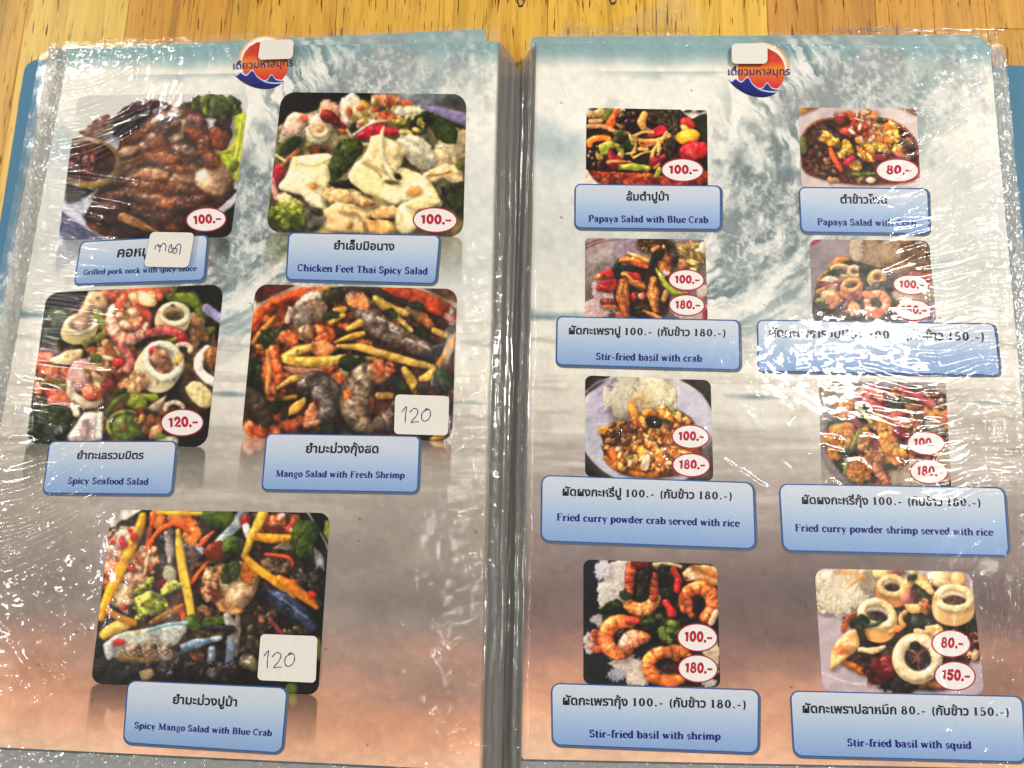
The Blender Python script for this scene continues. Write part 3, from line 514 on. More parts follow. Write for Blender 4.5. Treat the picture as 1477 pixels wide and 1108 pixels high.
def dish_mangocrab():
    c = Cv(125, 730, 485, 1005, 1.0, 125, 730, 4.103, (30, 26, 24))
    c.P([(130, 20), (330, 20), (140, 130)], (206, 204, 200), R=8, hz=.1); c.P([(140, 140), (330, 20), (420, 20), (300, 120), (150, 210)], (20, 22, 22), R=6, hz=.1)
    c.P([(100, 560), (150, 160), (330, 60), (1000, 40), (1330, 60), (1400, 330), (1380, 560), (1280, 800), (900, 980), (300, 960), (90, 800)], (70, 48, 34), R=10, rough=.2, tex=.6, tf=.05, c2=(38, 30, 26))
    c.S(90, 900, 560, 460, 380, 26, [(46, 34, 28), (90, 60, 40), (34, 28, 28), (110, 76, 52)], tex=.5, rough=.4); c.S(60, 1100, 700, 160, 180, 14, [(60, 46, 34), (96, 78, 56), (30, 24, 22)], spec=.4)
    c.P([(1270, 40), (1320, 40), (1420, 250), (1415, 340), (1330, 190)], (22, 34, 36), R=5, hz=.1); c.C([(1310, 40), (1400, 190), (1430, 260)], 5, (200, 206, 206), sh=0); c.P([(1410, 90), (1440, 100), (1440, 220), (1400, 160)], (150, 180, 50), R=5); c.P([(1340, 230), (1400, 300), (1400, 430), (1350, 330)], (160, 160, 156), R=6)
    c.P([(960, 30), (1260, 40), (1300, 330), (1180, 420), (1000, 330), (930, 150)], (60, 44, 36), R=10, rough=.3, tex=.5)
    # shrimp meat on the left
    for a in [(210, 180, 90, 70, -30, (222, 190, 166)), (160, 270, 70, 60, 0, (226, 176, 150)), (150, 370, 60, 60, 0, (206, 120, 84)), (120, 470, 40, 60, 0, (170, 84, 50)), (340, 300, 90, 76, 20, (214, 130, 84)), (270, 430, 80, 50, 0, (206, 160, 130)), (220, 540, 90, 76, 10, (206, 176, 140)), (300, 490, 60, 50, 0, (186, 150, 110))]: c.E(*a, rough=.3, tex=.3, spec=.45, c2=tuple(v * .85 for v in a[5]))
    c.S(40, 350, 320, 80, 80, 15, [(226, 160, 110), (200, 100, 60), (236, 190, 150)], spec=.4); c.S(20, 210, 190, 80, 70, 14, [(196, 40, 40), (236, 214, 196), (226, 176, 150)])
    # crab legs centre
    c.P([(420, 90), (500, 110), (520, 300), (480, 420), (420, 280)], (64, 62, 70), R=9, spec=.4, tex=.4, c2=(130, 120, 116)); c.C([(470, 160), (490, 260), (490, 330)], [20, 26, 16], (150, 140, 140), spec=.5); c.E(490, 410, 40, 60, 10, (166, 160, 140), rough=.3, spec=.4)
    c.P([(560, 180), (690, 250), (680, 300), (600, 340), (570, 280)], (130, 136, 160), R=9, spec=.6, c2=(70, 70, 90)); c.C([(590, 200), (660, 240), (690, 270)], 14, (206, 206, 220), spec=.5); c.E(620, 290, 40, 26, -20, (110, 80, 56))
    c.C([(930, 30), (870, 120), (810, 180), (760, 220)], [30, 34, 26, 16], (176, 186, 190), spec=.5, c2=(120, 140, 160)); c.P([(640, 100), (720, 60), (780, 120), (740, 180), (660, 170)], (62, 44, 44), R=7, spec=.4)
    for a in [(420, 70, 60, 60, 0), (560, 80, 90, 60, 20), (640, 170, 50, 50, 0), (1120, 100, 60, 60, 0)]: c.E(*a, (214, 104, 40), rough=.4, spec=.4, c2=(230, 140, 70))
    car = (222, 96, 32)
    for p, w in [([(405, 30), (370, 150), (360, 240)], 14), ([(360, 250), (420, 150), (520, 100), (600, 150)], 14), ([(750, 150), (690, 200), (670, 230)], [8, 18, 12]), ([(740, 310), (670, 380), (620, 450)], 12), ([(1060, 285), (1180, 300), (1215, 340), (1170, 390)], 12), ([(1150, 60), (1110, 150)], 16), ([(560, 620), (580, 680)], 20), ([(1080, 400), (1150, 430), (1250, 450)], 14)]: c.C(p, w, car, spec=.35)
    c.E(940, 80, 30, 40, 0, (150, 36, 30)); c.S(20, 1130, 110, 120, 80, 18, [(206, 90, 50), (222, 196, 176), (120, 60, 40)]); c.C([(940, 120), (960, 180)], 22, (214, 210, 206), spec=.4)
    # jelly noodle mass
    c.P([(700, 360), (830, 330), (1000, 340), (1020, 430), (960, 560), (880, 640), (760, 600), (680, 500)], (170, 118, 74), R=12, rough=.2, tex=.4, c2=(206, 164, 118), spec=.5); c.E(900, 480, 100, 110, 20, (206, 172, 134), rough=.25, spec=.5, tex=.2); c.E(950, 380, 70, 60, 0, (214, 130, 56), rough=.4); c.E(760, 270, 70, 50, 10, (120, 50, 30), rough=.4); c.S(14, 720, 500, 50, 60, 18, [(214, 170, 140), (150, 70, 50)])
    c.E(1120, 350, 90, 50, 10, (84, 60, 44), rough=.2, tex=.4); c.S(30, 1120, 350, 80, 44, 9, [(176, 146, 110), (120, 96, 70)]); c.P([(1100, 250), (1180, 200), (1230, 260)], (150, 136, 116), R=5)
    # mango strips
    yl, y2 = (238, 176, 40), (240, 200, 80)
    for p, w, col in [([(330, 60), (300, 160), (250, 270), (180, 420), (120, 540), (80, 660)], [24, 34, 34, 32, 30, 22], yl), ([(540, 145), (550, 260), (570, 400), (600, 540), (620, 660)], [16, 26, 28, 28, 24], y2), ([(420, 35), (560, 40), (720, 42)], [10, 16, 12], (240, 190, 70)), ([(1040, 40), (1000, 130), (960, 220), (930, 290)], [30, 26, 24, 18], (240, 200, 76)), ([(990, 180), (1090, 190), (1220, 185)], [24, 30, 18], (238, 172, 50)), ([(930, 295), (1010, 370), (1120, 450), (1220, 540)], [18, 26, 26, 16], (236, 176, 50)), ([(1140, 430), (1230, 490), (1310, 550), (1360, 600)], [24, 34, 30, 16], (230, 146, 40)), ([(100, 760), (190, 710), (270, 690)], [30, 44, 24], (240, 204, 96)), ([(120, 620), (200, 660), (280, 690)], 22, (196, 136, 40)), ([(380, 690), (470, 640), (560, 590)], [16, 24, 16], (196, 130, 36))]:
        c.C(p, w, col, spec=.25, tex=.12, rough=.06, hz=.45, c2=tuple(v * .9 for v in col), amb=.6)
    c.E(1330, 520, 26, 20, 30, (200, 60, 30)); c.E(280, 185, 22, 26, 0, (196, 36, 30)); c.E(220, 225, 20, 20, 0, (190, 44, 40)); c.E(270, 370, 30, 20, 20, (176, 36, 40)); c.E(440, 460, 34, 30, 0, (130, 30, 30)); c.E(215, 600, 24, 18, 10, (176, 30, 34)); c.E(290, 610, 50, 30, 0, (60, 44, 40)); c.C([(370, 260), (340, 400)], 7, (226, 190, 140))
    # herbs
    g = (92, 142, 40)
    for p, w in [([(700, 70), (790, 60), (870, 80)], 62), ([(810, 270), (860, 230), (900, 280)], 52), ([(800, 450), (850, 390), (890, 340)], 50), ([(730, 330), (790, 340)], 40), ([(1240, 240), (1290, 170), (1330, 130)], 80), ([(1250, 300), (1290, 260), (1330, 240)], 60), ([(1230, 70), (1270, 90)], 40), ([(585, 700), (620, 690), (650, 730)], 44), ([(700, 700), (750, 690), (800, 650)], 48), ([(610, 720), (640, 730)], 24)]: c.F(p, w, g, c2=(58, 104, 34))
    for p, w in [([(290, 500), (340, 470), (380, 430)], 44), ([(310, 640), (360, 570), (430, 540)], 60), ([(430, 530), (490, 490), (545, 470)], 36), ([(350, 600), (400, 560)], 40)]: c.F(p, w, (166, 186, 56), tex=.4, rough=.5, c2=(190, 206, 100))
    # claw
    c.C([(1060, 500), (1150, 560), (1260, 640), (1340, 720)], [30, 52, 56, 30], (62, 72, 104), spec=.6, c2=(36, 42, 62), tex=.2); c.C([(1080, 500), (1200, 580), (1300, 660)], 7, (130, 146, 180), sh=0, a=.7)
    c.C([(830, 650), (850, 720), (850, 800)], [26, 30, 24], (160, 160, 160), spec=.5); c.C([(890, 660), (890, 740), (880, 880)], [20, 22, 14], (130, 120, 110), spec=.4); c.C([(1080, 670), (1150, 750)], 14, (130, 60, 56))
    c.P([(100, 810), (200, 750), (420, 710), (560, 690), (590, 740), (530, 820), (480, 910), (330, 890), (200, 900), (110, 880)], (196, 196, 186), R=9, rough=.06, tex=.12, spec=.4, c2=(176, 184, 180)); c.P([(180, 850), (330, 810), (520, 820), (490, 900), (220, 890)], (140, 118, 100), R=8, tex=.6, tf=.35, soft=12, sh=0, hz=.2); c.C([(360, 735), (480, 700), (590, 690)], 12, (150, 184, 200), sh=0)
    c.P([(570, 760), (700, 730), (830, 700), (880, 730), (800, 780), (560, 850)], (62, 44, 32), R=7, tex=.6, tf=.3); c.S(34, 690, 760, 110, 22, 8, [(150, 116, 70), (90, 66, 40)]); c.C([(540, 850), (650, 810), (790, 780)], [26, 28, 14], (132, 160, 176), spec=.5, c2=(96, 120, 146)); c.C([(680, 720), (760, 720), (870, 730)], [10, 20, 12], (44, 40, 54), spec=.4)
    c.P([(90, 820), (150, 800), (160, 880), (120, 910)], (176, 176, 186), R=6, spec=.4); c.E(190, 805, 32, 22, -5, (206, 50, 40)); c.E(530, 840, 24, 22, 0, (26, 26, 30)); c.E(300, 745, 16, 12, 0, (214, 190, 110))
    c.C([(740, 850), (730, 950)], [26, 22], (120, 130, 150), spec=.5); c.C([(850, 820), (840, 940)], [26, 22], (110, 124, 150), spec=.5); c.E(790, 940, 26, 18, 0, (196, 70, 50))
    c.S(70, 560, 970, 330, 50, 22, [(26, 22, 22), (50, 42, 40), (90, 86, 84), (40, 30, 26)], spec=.6, rough=.4); c.C([(200, 900), (330, 910), (420, 910)], [22, 20, 8], (130, 100, 40)); c.E(960, 930, 60, 50, 20, (96, 86, 70), rough=.3, spec=.6); c.E(350, 1000, 50, 26, -20, (150, 130, 100), rough=.3)
    c.E(1310, 400, 80, 70, 20, (40, 36, 34), rough=.4, spec=.6, tex=.6); c.C([(1260, 380), (1310, 430)], 12, (120, 124, 130)); c.S(26, 1320, 430, 80, 70, 12, [(20, 18, 18), (80, 76, 74)]); c.E(1210, 1080, 40, 40, 0, (90, 124, 40)); c.E(1370, 850, 20, 70, 0, (120, 150, 50))
    c.S(70, 700, 500, 600, 440, 6, [(240, 226, 200), (190, 50, 36), (60, 40, 30)], a=.8)
    return c.finish(.45)
def dish_papayacrab():
    c = Cv(835, 150, 1035, 300, 1.25, 835, 150, 7.385, (36, 20, 16))
    c.P([(60, 30), (470, 30), (400, 160), (80, 110)], (206, 196, 176), R=8, hz=.1, rough=.2); c.P([(1060, 40), (1390, 40), (1390, 140), (1190, 160)], (226, 218, 206), R=6, hz=.1); c.P([(1150, 180), (1390, 130), (1400, 700), (1330, 560), (1280, 300)], (40, 56, 30), R=8, hz=.2)
    for x, y in [(155, 50), (1150, 75), (1285, 75)]: c.E(x, y, 44, 16, -6, (60, 64, 80))
    c.P([(70, 690), (120, 720), (320, 860), (60, 870)], (222, 212, 200), R=8, hz=.1)
    c.P([(80, 480), (260, 250), (640, 60), (1080, 80), (1250, 300), (1390, 560), (1390, 760), (1200, 870), (340, 870), (80, 680)], (58, 24, 16), R=10, tex=.5, c2=(30, 16, 14))
    c.P([(100, 710), (600, 730), (1000, 760), (1390, 700), (1300, 860), (330, 870)], (132, 36, 20), R=10, tex=.4, c2=(166, 70, 30), rough=.1)
    c.E(240, 100, 140, 60, -10, (196, 170, 120), rough=.3, c2=(150, 120, 70)); c.C([(330, 60), (280, 140), (230, 170)], 24, (120, 146, 50)); c.C([(400, 60), (370, 140), (330, 210)], [30, 46, 50], (222, 100, 40), spec=.4); c.C([(100, 240), (230, 230), (330, 260)], 26, (206, 150, 100), spec=.3); c.C([(120, 180), (230, 180)], 26, (206, 160, 120))
    c.S(40, 500, 180, 100, 80, 24, [(70, 34, 26), (30, 18, 16), (150, 110, 60)], spec=.5); c.C([(330, 270), (430, 300), (520, 310)], 20, (196, 150, 96))
    c.P([(720, 90), (1080, 70), (1070, 250), (1030, 450), (960, 560), (880, 420), (930, 250), (740, 190)], (74, 56, 36), R=8, rough=.1, tex=.7, tf=.3); c.S(90, 960, 220, 130, 180, 8, [(196, 176, 140), (40, 28, 20), (120, 96, 60)]); c.C([(690, 110), (670, 190), (700, 260), (800, 300)], [40, 46, 30, 14], (222, 168, 96), spec=.3)
    c.C([(1050, 90), (1060, 300), (990, 540)], [10, 16, 10], (40, 26, 18))
    c.A(230, 420, 120, 60, 170, 350, 34, (226, 128, 40), spec=.4); c.A(330, 520, 120, 90, 150, 380, 36, (206, 190, 90), spec=.4); c.E(300, 480, 100, 60, -15, (150, 170, 66), R=.5, rough=.1); c.C([(340, 480), (350, 560), (430, 600)], [20, 50, 40], (176, 40, 50), spec=.3); c.E(375, 490, 18, 26, 0, (40, 26, 24)); c.C([(310, 620), (430, 610), (550, 615)], [26, 18, 10], (206, 136, 90))
    c.F([(440, 450), (520, 420), (570, 470)], 60, (70, 120, 40)); c.C([(540, 330), (570, 420)], 16, (206, 206, 150)); c.S(16, 430, 340, 80, 50, 22, [(60, 40, 26), (110, 110, 50)])
    pp = (236, 196, 120)
    c.P([(690, 350), (830, 240), (910, 230), (930, 300), (800, 350)], (196, 36, 56), R=6, rough=.1)
    for p, w in [([(560, 370), (700, 390), (850, 380), (960, 330)], 24), ([(600, 340), (600, 450), (560, 540)], 20), ([(660, 460), (760, 430), (880, 400)], 18), ([(580, 570), (680, 520), (790, 500)], 12), ([(500, 530), (600, 510)], 10), ([(770, 590), (790, 500), (850, 420)], 20), ([(810, 620), (840, 540), (870, 470)], 14), ([(640, 480), (720, 480)], 22), ([(570, 340), (680, 300), (790, 300)], 16), ([(930, 300), (870, 400), (840, 500)], 16)]: c.C(p, w, pp, spec=.2, c2=(222, 160, 80))
    for p in [[(700, 420), (800, 410)], [(850, 600), (910, 540)], [(640, 420), (690, 450)]]: c.C(p, 13, (206, 110, 50))
    c.C([(760, 650), (800, 620), (900, 560)], [20, 60, 30], (140, 26, 40), spec=.3); c.C([(800, 680), (850, 640)], 14, (222, 140, 60))
    c.E(1160, 210, 90, 70, 30, (206, 54, 44), spec=.5); c.E(1130, 260, 60, 36, 30, (232, 190, 120)); c.E(1160, 350, 130, 90, -10, (230, 176, 50), spec=.4, rough=.1); c.E(1200, 500, 150, 110, -10, (190, 26, 40), spec=.6, rough=.05); c.E(1190, 520, 40, 20, 20, (226, 130, 110), sh=0, soft=10); c.E(1310, 480, 60, 90, 10, (190, 30, 44))
    c.C([(430, 670), (560, 670), (740, 680)], [30, 42, 34], (150, 170, 50), spec=.4); c.C([(820, 760), (860, 700)], [24, 34], (160, 180, 60)); c.C([(620, 770), (720, 750), (770, 760)], [16, 24, 16], (214, 110, 50)); c.E(370, 660, 50, 40, 0, (110, 20, 30))
    c.S(60, 600, 770, 460, 70, 9, [(226, 130, 70), (240, 190, 140), (90, 20, 14)], spec=.6); c.S(26, 170, 560, 80, 110, 12, [(110, 60, 40), (200, 150, 120), (30, 20, 18)])
    return c.finish(.35)
def dish_corn():
    c = Cv(1145, 150, 1345, 300, 1.25, 1145, 150, 7.385, (206, 196, 200))
    c.P([(40, 30), (260, 30), (40, 120)], (170, 130, 80), R=8, hz=.1); c.P([(1100, 30), (1330, 30), (1330, 130)], (156, 112, 74), R=8, hz=.1)
    c.P([(70, 350), (190, 200), (420, 140), (900, 140), (1130, 210), (1280, 360), (1340, 520), (1340, 760), (1180, 840), (700, 860), (300, 800), (90, 690)], (156, 84, 50), R=5, rough=.02, hz=.2, tex=.05)
    c.P([(85, 370), (200, 220), (430, 165), (900, 160), (1110, 230), (1260, 380), (1310, 520), (1310, 760), (1160, 820), (700, 840), (310, 780), (105, 670)], (66, 34, 24), R=8, hz=-.1, tex=.5, c2=(96, 50, 30), sh=0)
    c.S(60, 280, 620, 190, 170, 18, [(130, 90, 56), (84, 46, 30), (170, 128, 84), (56, 30, 22)], spec=.4, a=.8); c.S(26, 300, 280, 120, 80, 18, [(110, 80, 60), (70, 40, 32), (150, 120, 96)], a=.8); c.S(40, 1200, 460, 70, 110, 22, [(120, 70, 50), (70, 40, 30), (170, 120, 90)]); c.S(26, 620, 800, 260, 26, 20, [(196, 150, 100), (110, 60, 40)])
    c.C([(100, 370), (100, 500)], 34, (120, 136, 60)); c.C([(590, 750), (720, 745), (850, 740)], [12, 28, 14], (110, 130, 50), spec=.3); c.E(815, 810, 52, 34, 5, (222, 196, 170), spec=.4)
    yl = [(240, 186, 40), (236, 150, 40), (244, 206, 90), (226, 120, 40)]
    c.S(14, 560, 330, 110, 60, 40, [(60, 30, 40), (40, 30, 20)])
    for x, y, r in [(350, 370, 70), (420, 400, 60), (330, 320, 50), (560, 480, 80), (500, 530, 50), (640, 640, 70), (720, 500, 80), (800, 540, 90), (880, 430, 90), (1000, 400, 100), (1080, 460, 80), (1040, 250, 80), (1010, 310, 80), (880, 230, 60), (760, 380, 80), (1080, 360, 60), (960, 480, 60), (820, 470, 60)]:
        c.E(x, y, r, r * .72, rs.rand() * 90, yl[rs.randint(4)], rough=.5, tex=.3, spec=.35, c2=(238, 176, 50)); c.S(8, x, y, r * .8, r * .6, 15, [(246, 206, 70), (236, 156, 40), (250, 226, 140)], spec=.5)
    for a in [(560, 290, 90, 60, 10), (660, 270, 70, 60, 30), (530, 130, 80, 44, 10), (490, 180, 60, 50, 0)]: c.E(*a, (176, 50, 40), rough=.3, spec=.4, c2=(206, 80, 50))
    for a in [(690, 200, 80, 50, 20), (790, 130, 60, 60, 0), (850, 130, 40, 60, 0), (820, 300, 90, 50, 10), (700, 370, 60, 50, 0), (620, 120, 60, 30, 30), (860, 360, 70, 34, 0)]: c.E(*a, (232, 122, 50), rough=.4, spec=.4, c2=(240, 160, 90))
    c.S(50, 740, 240, 150, 160, 16, [(240, 190, 150), (224, 100, 40), (200, 60, 40), (246, 220, 190)], el=2.2, spec=.4)
    for p in [[(680, 70), (670, 130)], [(650, 150), (740, 180)], [(740, 110), (800, 80)], [(910, 160), (960, 170)], [(900, 280), (940, 340)]]: c.C(p, 10, (232, 200, 160))
    c.C([(390, 480), (430, 580), (500, 700)], [22, 32, 26], (224, 96, 40), spec=.3); c.C([(560, 620), (620, 580)], [40, 34], (190, 40, 70)); c.C([(860, 560), (960, 570)], 30, (150, 40, 60)); c.E(910, 175, 40, 30, 0, (70, 80, 44)); c.F([(1140, 380), (1180, 400)], 30, (60, 60, 40)); c.E(1130, 540, 60, 26, 10, (214, 100, 90))
    c.E(470, 460, 40, 60, 20, (60, 40, 30), a=.7)
    return c.finish(.35)
def dish_basilcrab():
    c = Cv(835, 340, 1035, 490, 1.25, 835, 340, 7.385, (150, 138, 140))
    c.band(0, 900, (160, 146, 148), (120, 106, 106))
    c.C([(60, 130), (250, 60), (420, 35)], 10, (120, 70, 64), sh=0); c.C([(60, 90), (180, 50), (260, 30)], 10, (110, 64, 60), sh=0); c.E(280, 230, 160, 70, -20, (186, 176, 180), hz=.1, soft=70, sh=0, rough=.1); c.E(560, 130, 160, 90, 0, (136, 116, 140), hz=.1, soft=60, sh=0, rough=.1); c.E(160, 480, 110, 160, 20, (126, 108, 106), hz=.1, soft=60, sh=0)
    c.E(815, 100, 215, 110, 5, (110, 92, 56), R=.25, rough=.02); c.E(810, 95, 190, 90, 5, (64, 42, 22), R=.3, hz=-.2, sh=0, tex=.4); c.S(20, 750, 110, 110, 60, 10, [(120, 84, 40), (190, 150, 90)])
    c.E(1200, 230, 170, 150, 0, (196, 164, 100), rough=.2, tex=.4, c2=(222, 200, 130)); c.E(1260, 170, 120, 90, 20, (222, 214, 130), rough=.3, tex=.3); c.S(50, 1190, 220, 130, 130, 26, [(214, 190, 120), (176, 140, 80), (226, 214, 160), (150, 116, 70)], el=2.4, tex=.3); c.E(1320, 120, 40, 60, 0, (226, 214, 196)); c.E(1090, 300, 50, 60, 0, (190, 136, 100))
    c.E(300, 720, 260, 130, -20, (196, 166, 170), rough=.3); c.rice(150, 230, 760, 190, 110, -25, 18, 8, (222, 196, 200)); c.rice(50, 190, 560, 40, 80, 0, 18, 8, (222, 196, 196)); c.rice(80, 1180, 780, 220, 110, 0, 18, 8, (214, 190, 186)); c.rice(40, 1320, 590, 60, 60, 0, 18, 8, (222, 204, 196)); c.rice(40, 560, 840, 160, 40, 0, 18, 8, (206, 180, 176))
    c.P([(380, 400), (700, 300), (960, 330), (960, 700), (880, 860), (540, 860), (380, 700)], (54, 28, 20), R=9, rough=.2, tex=.5)
    c.S(40, 640, 680, 150, 150, 26, [(70, 26, 22), (36, 28, 20), (110, 30, 30), (44, 50, 26)], rough=.4)
    red = (178, 32, 34)
    for p, w in [([(190, 440), (300, 400), (390, 380)], [30, 46, 36]), ([(210, 560), (330, 560), (400, 480)], [30, 44, 30])]: c.C(p, w, (206, 120, 60), spec=.4, c2=red)
    for a in [(340, 400, 60, 44, -20), (310, 490, 90, 26, -5), (270, 550, 80, 36, 20), (690, 640, 40, 44, 0), (420, 840, 34, 20, 0), (580, 660, 26, 50, 0)]: c.E(*a, red, rough=.25, spec=.4, c2=(206, 60, 50))
    c.E(660, 640, 34, 34, 0, (206, 140, 120), spec=.4); c.E(310, 710, 90, 40, 10, (120, 40, 30), rough=.3, spec=.4); c.E(330, 760, 90, 26, 5, (206, 130, 70), rough=.2)
    crab, cr2 = (214, 148, 72), (176, 96, 40)
    cl = lambda p, w: c.C(p, w, crab, spec=.5, tex=.25, c2=cr2, rough=.08, amb=.42, hz=.7)
    c.C([(430, 260), (400, 350), (450, 440), (480, 380)], [20, 50, 44, 20], (36, 56, 32), spec=.3); c.F([(420, 340), (520, 350), (700, 350)], 46, (36, 56, 34))
    cl([(450, 260), (580, 260), (740, 300)], [30, 56, 34]); c.C([(520, 180), (600, 210)], [14, 22], (222, 190, 140)); cl([(630, 220), (730, 270)], 26); c.C([(600, 300), (720, 330)], 22, (206, 90, 44))
    cl([(480, 410), (580, 470), (690, 550)], [30, 70, 34]); c.C([(530, 400), (600, 430), (640, 450)], [14, 40, 20], (196, 50, 40), sh=0); cl([(460, 500), (470, 650), (500, 850)], [54, 80, 44]); cl([(790, 470), (790, 620), (820, 800)], [40, 70, 36]); cl([(900, 110), (940, 260), (960, 400)], [14, 50, 46]); cl([(860, 260), (900, 330), (950, 400)], [24, 60, 40]); c.C([(790, 150), (840, 120)], 26, (226, 140, 90)); cl([(690, 800), (780, 840), (870, 880)], [14, 26, 20]); c.C([(900, 680), (930, 600)], [26, 30], (176, 136, 80))
    for p in [[(470, 530), (450, 600), (470, 700)], [(800, 500), (780, 600)]]: c.C(p, 8, (120, 60, 24), sh=0, a=.6)
    c.F([(760, 300), (830, 210), (920, 130)], 60, (30, 50, 28)); c.F([(770, 250), (850, 190)], 44, (40, 62, 34))
    c.C([(820, 350), (890, 470), (960, 560), (1040, 610), (1150, 605)], [10, 30, 34, 26, 14], (158, 180, 50), spec=.6, hz=.7); c.C([(600, 770), (700, 740)], 8, (90, 100, 40)); c.E(1020, 260, 40, 90, 10, (50, 40, 26), rough=.3); c.E(1340, 830, 26, 60, 0, (150, 40, 50))
    c.S(20, 900, 390, 60, 40, 9, [(250, 246, 236)], sh=0); c.S(30, 650, 520, 280, 280, 6, [(250, 230, 200), (60, 24, 18)], a=.8)
    return c.finish(.35)
def dish_basilmix():
    c = Cv(1165, 340, 1365, 490, 1.25, 1165, 340, 7.385, (176, 166, 174))
    c.band(0, 900, (176, 164, 172), (158, 146, 156)); c.P([(10, 90), (80, 35), (130, 35), (30, 100)], (196, 40, 90), R=4, hz=.1); c.P([(0, 30), (60, 30), (0, 80)], (200, 200, 196), R=4, hz=.1)
    c.P([(440, 150), (490, 50), (800, 40), (1290, 50), (1310, 330), (1200, 420), (900, 400), (640, 320), (460, 300)], (186, 152, 120), R=14, rough=.2, tex=.3, tf=.08, c2=(160, 122, 90)); c.P([(900, 50), (1300, 50), (1310, 380), (950, 300)], (140, 104, 78), R=14, soft=60, sh=0, hz=.1, tex=.3); c.rice(170, 760, 190, 280, 130, 8, 18, 7, (200, 172, 140)); c.rice(70, 520, 150, 70, 120, 0, 18, 7, (224, 208, 184)); c.rice(60, 1150, 220, 130, 120, 8, 18, 7, (166, 132, 104)); c.E(1280, 210, 26, 40, 0, (50, 40, 40))
    c.P([(80, 560), (200, 380), (300, 240), (440, 250), (700, 330), (900, 400), (1000, 520), (950, 900), (80, 900), (60, 760)], (74, 56, 48), R=10, rough=.15, tex=.5, c2=(52, 54, 52))
    c.S(40, 200, 820, 130, 70, 26, [(50, 48, 46), (80, 60, 50), (110, 100, 60)]); c.C([(230, 330), (330, 260), (430, 250)], [20, 40, 20], (206, 140, 66), spec=.3); c.C([(110, 480), (150, 420), (220, 380)], 20, (190, 140, 80))
    sq = (232, 206, 166)
    c.squid(370, 370, 120, 56, 10, 18, (226, 204, 160), (110, 84, 60), (10, 50), None, (200, 170, 130)); c.F([(210, 410), (270, 390), (340, 420)], 34, (66, 116, 50)); c.squid(500, 380, 56, 50, 20, 24, sq, (140, 96, 66), (-10, 36)); c.P([(120, 480), (220, 420), (330, 470), (260, 500)], (230, 220, 196), R=6); c.C([(100, 510), (190, 520), (360, 480)], [6, 26, 10], (206, 40, 60), spec=.3)
    c.S(24, 620, 400, 60, 60, 26, [(44, 52, 46), (70, 80, 60)]); c.squid(745, 440, 66, 60, -10, 28, (226, 186, 130), (110, 70, 50), (-20, 20), (214, 190, 150)); c.S(24, 800, 560, 120, 50, 26, [(52, 66, 62), (80, 86, 70), (120, 96, 80)])
    c.C([(110, 600), (200, 560), (290, 540)], 30, (206, 140, 80), spec=.3); c.C([(160, 700), (250, 600), (300, 540)], [20, 44, 20], (226, 160, 110), spec=.4); c.E(270, 660, 120, 100, -10, (222, 148, 100), rough=.2, spec=.3, c2=(232, 180, 136)); c.squid(465, 525, 92, 56, -14, 26, (234, 176, 110), (70, 56, 50), (-6, 60), (230, 150, 106))
    c.E(520, 640, 90, 50, -10, (196, 120, 110), rough=.3); c.C([(350, 880), (420, 740), (480, 640)], 40, (140, 70, 70), spec=.3); c.E(500, 780, 70, 76, 0, (214, 150, 90), rough=.2, spec=.3); c.shrimp(740, 720, 100, 90, 130, 410, [34, 56, 62, 60, 44], (222, 128, 90), n=8, c2=(232, 160, 120)); c.E(640, 630, 70, 44, 20, (226, 150, 110), rough=.2); c.E(730, 710, 60, 40, 20, (66, 70, 74), rough=.2, sh=0); c.E(720, 820, 120, 50, 0, (214, 116, 80), rough=.2, spec=.3)
    c.E(110, 690, 50, 30, 0, (176, 196, 90), rough=.5); c.E(140, 750, 60, 40, 0, (60, 70, 40), rough=.4); c.rice(90, 1130, 640, 200, 80, 0, 16, 7, (206, 190, 166)); c.E(1180, 430, 120, 40, 10, (190, 110, 96), rough=.3); c.P([(1220, 730), (1370, 720), (1380, 920), (1180, 920)], (150, 140, 158), R=8, hz=.1)
    return c.finish(.35, 1.02)
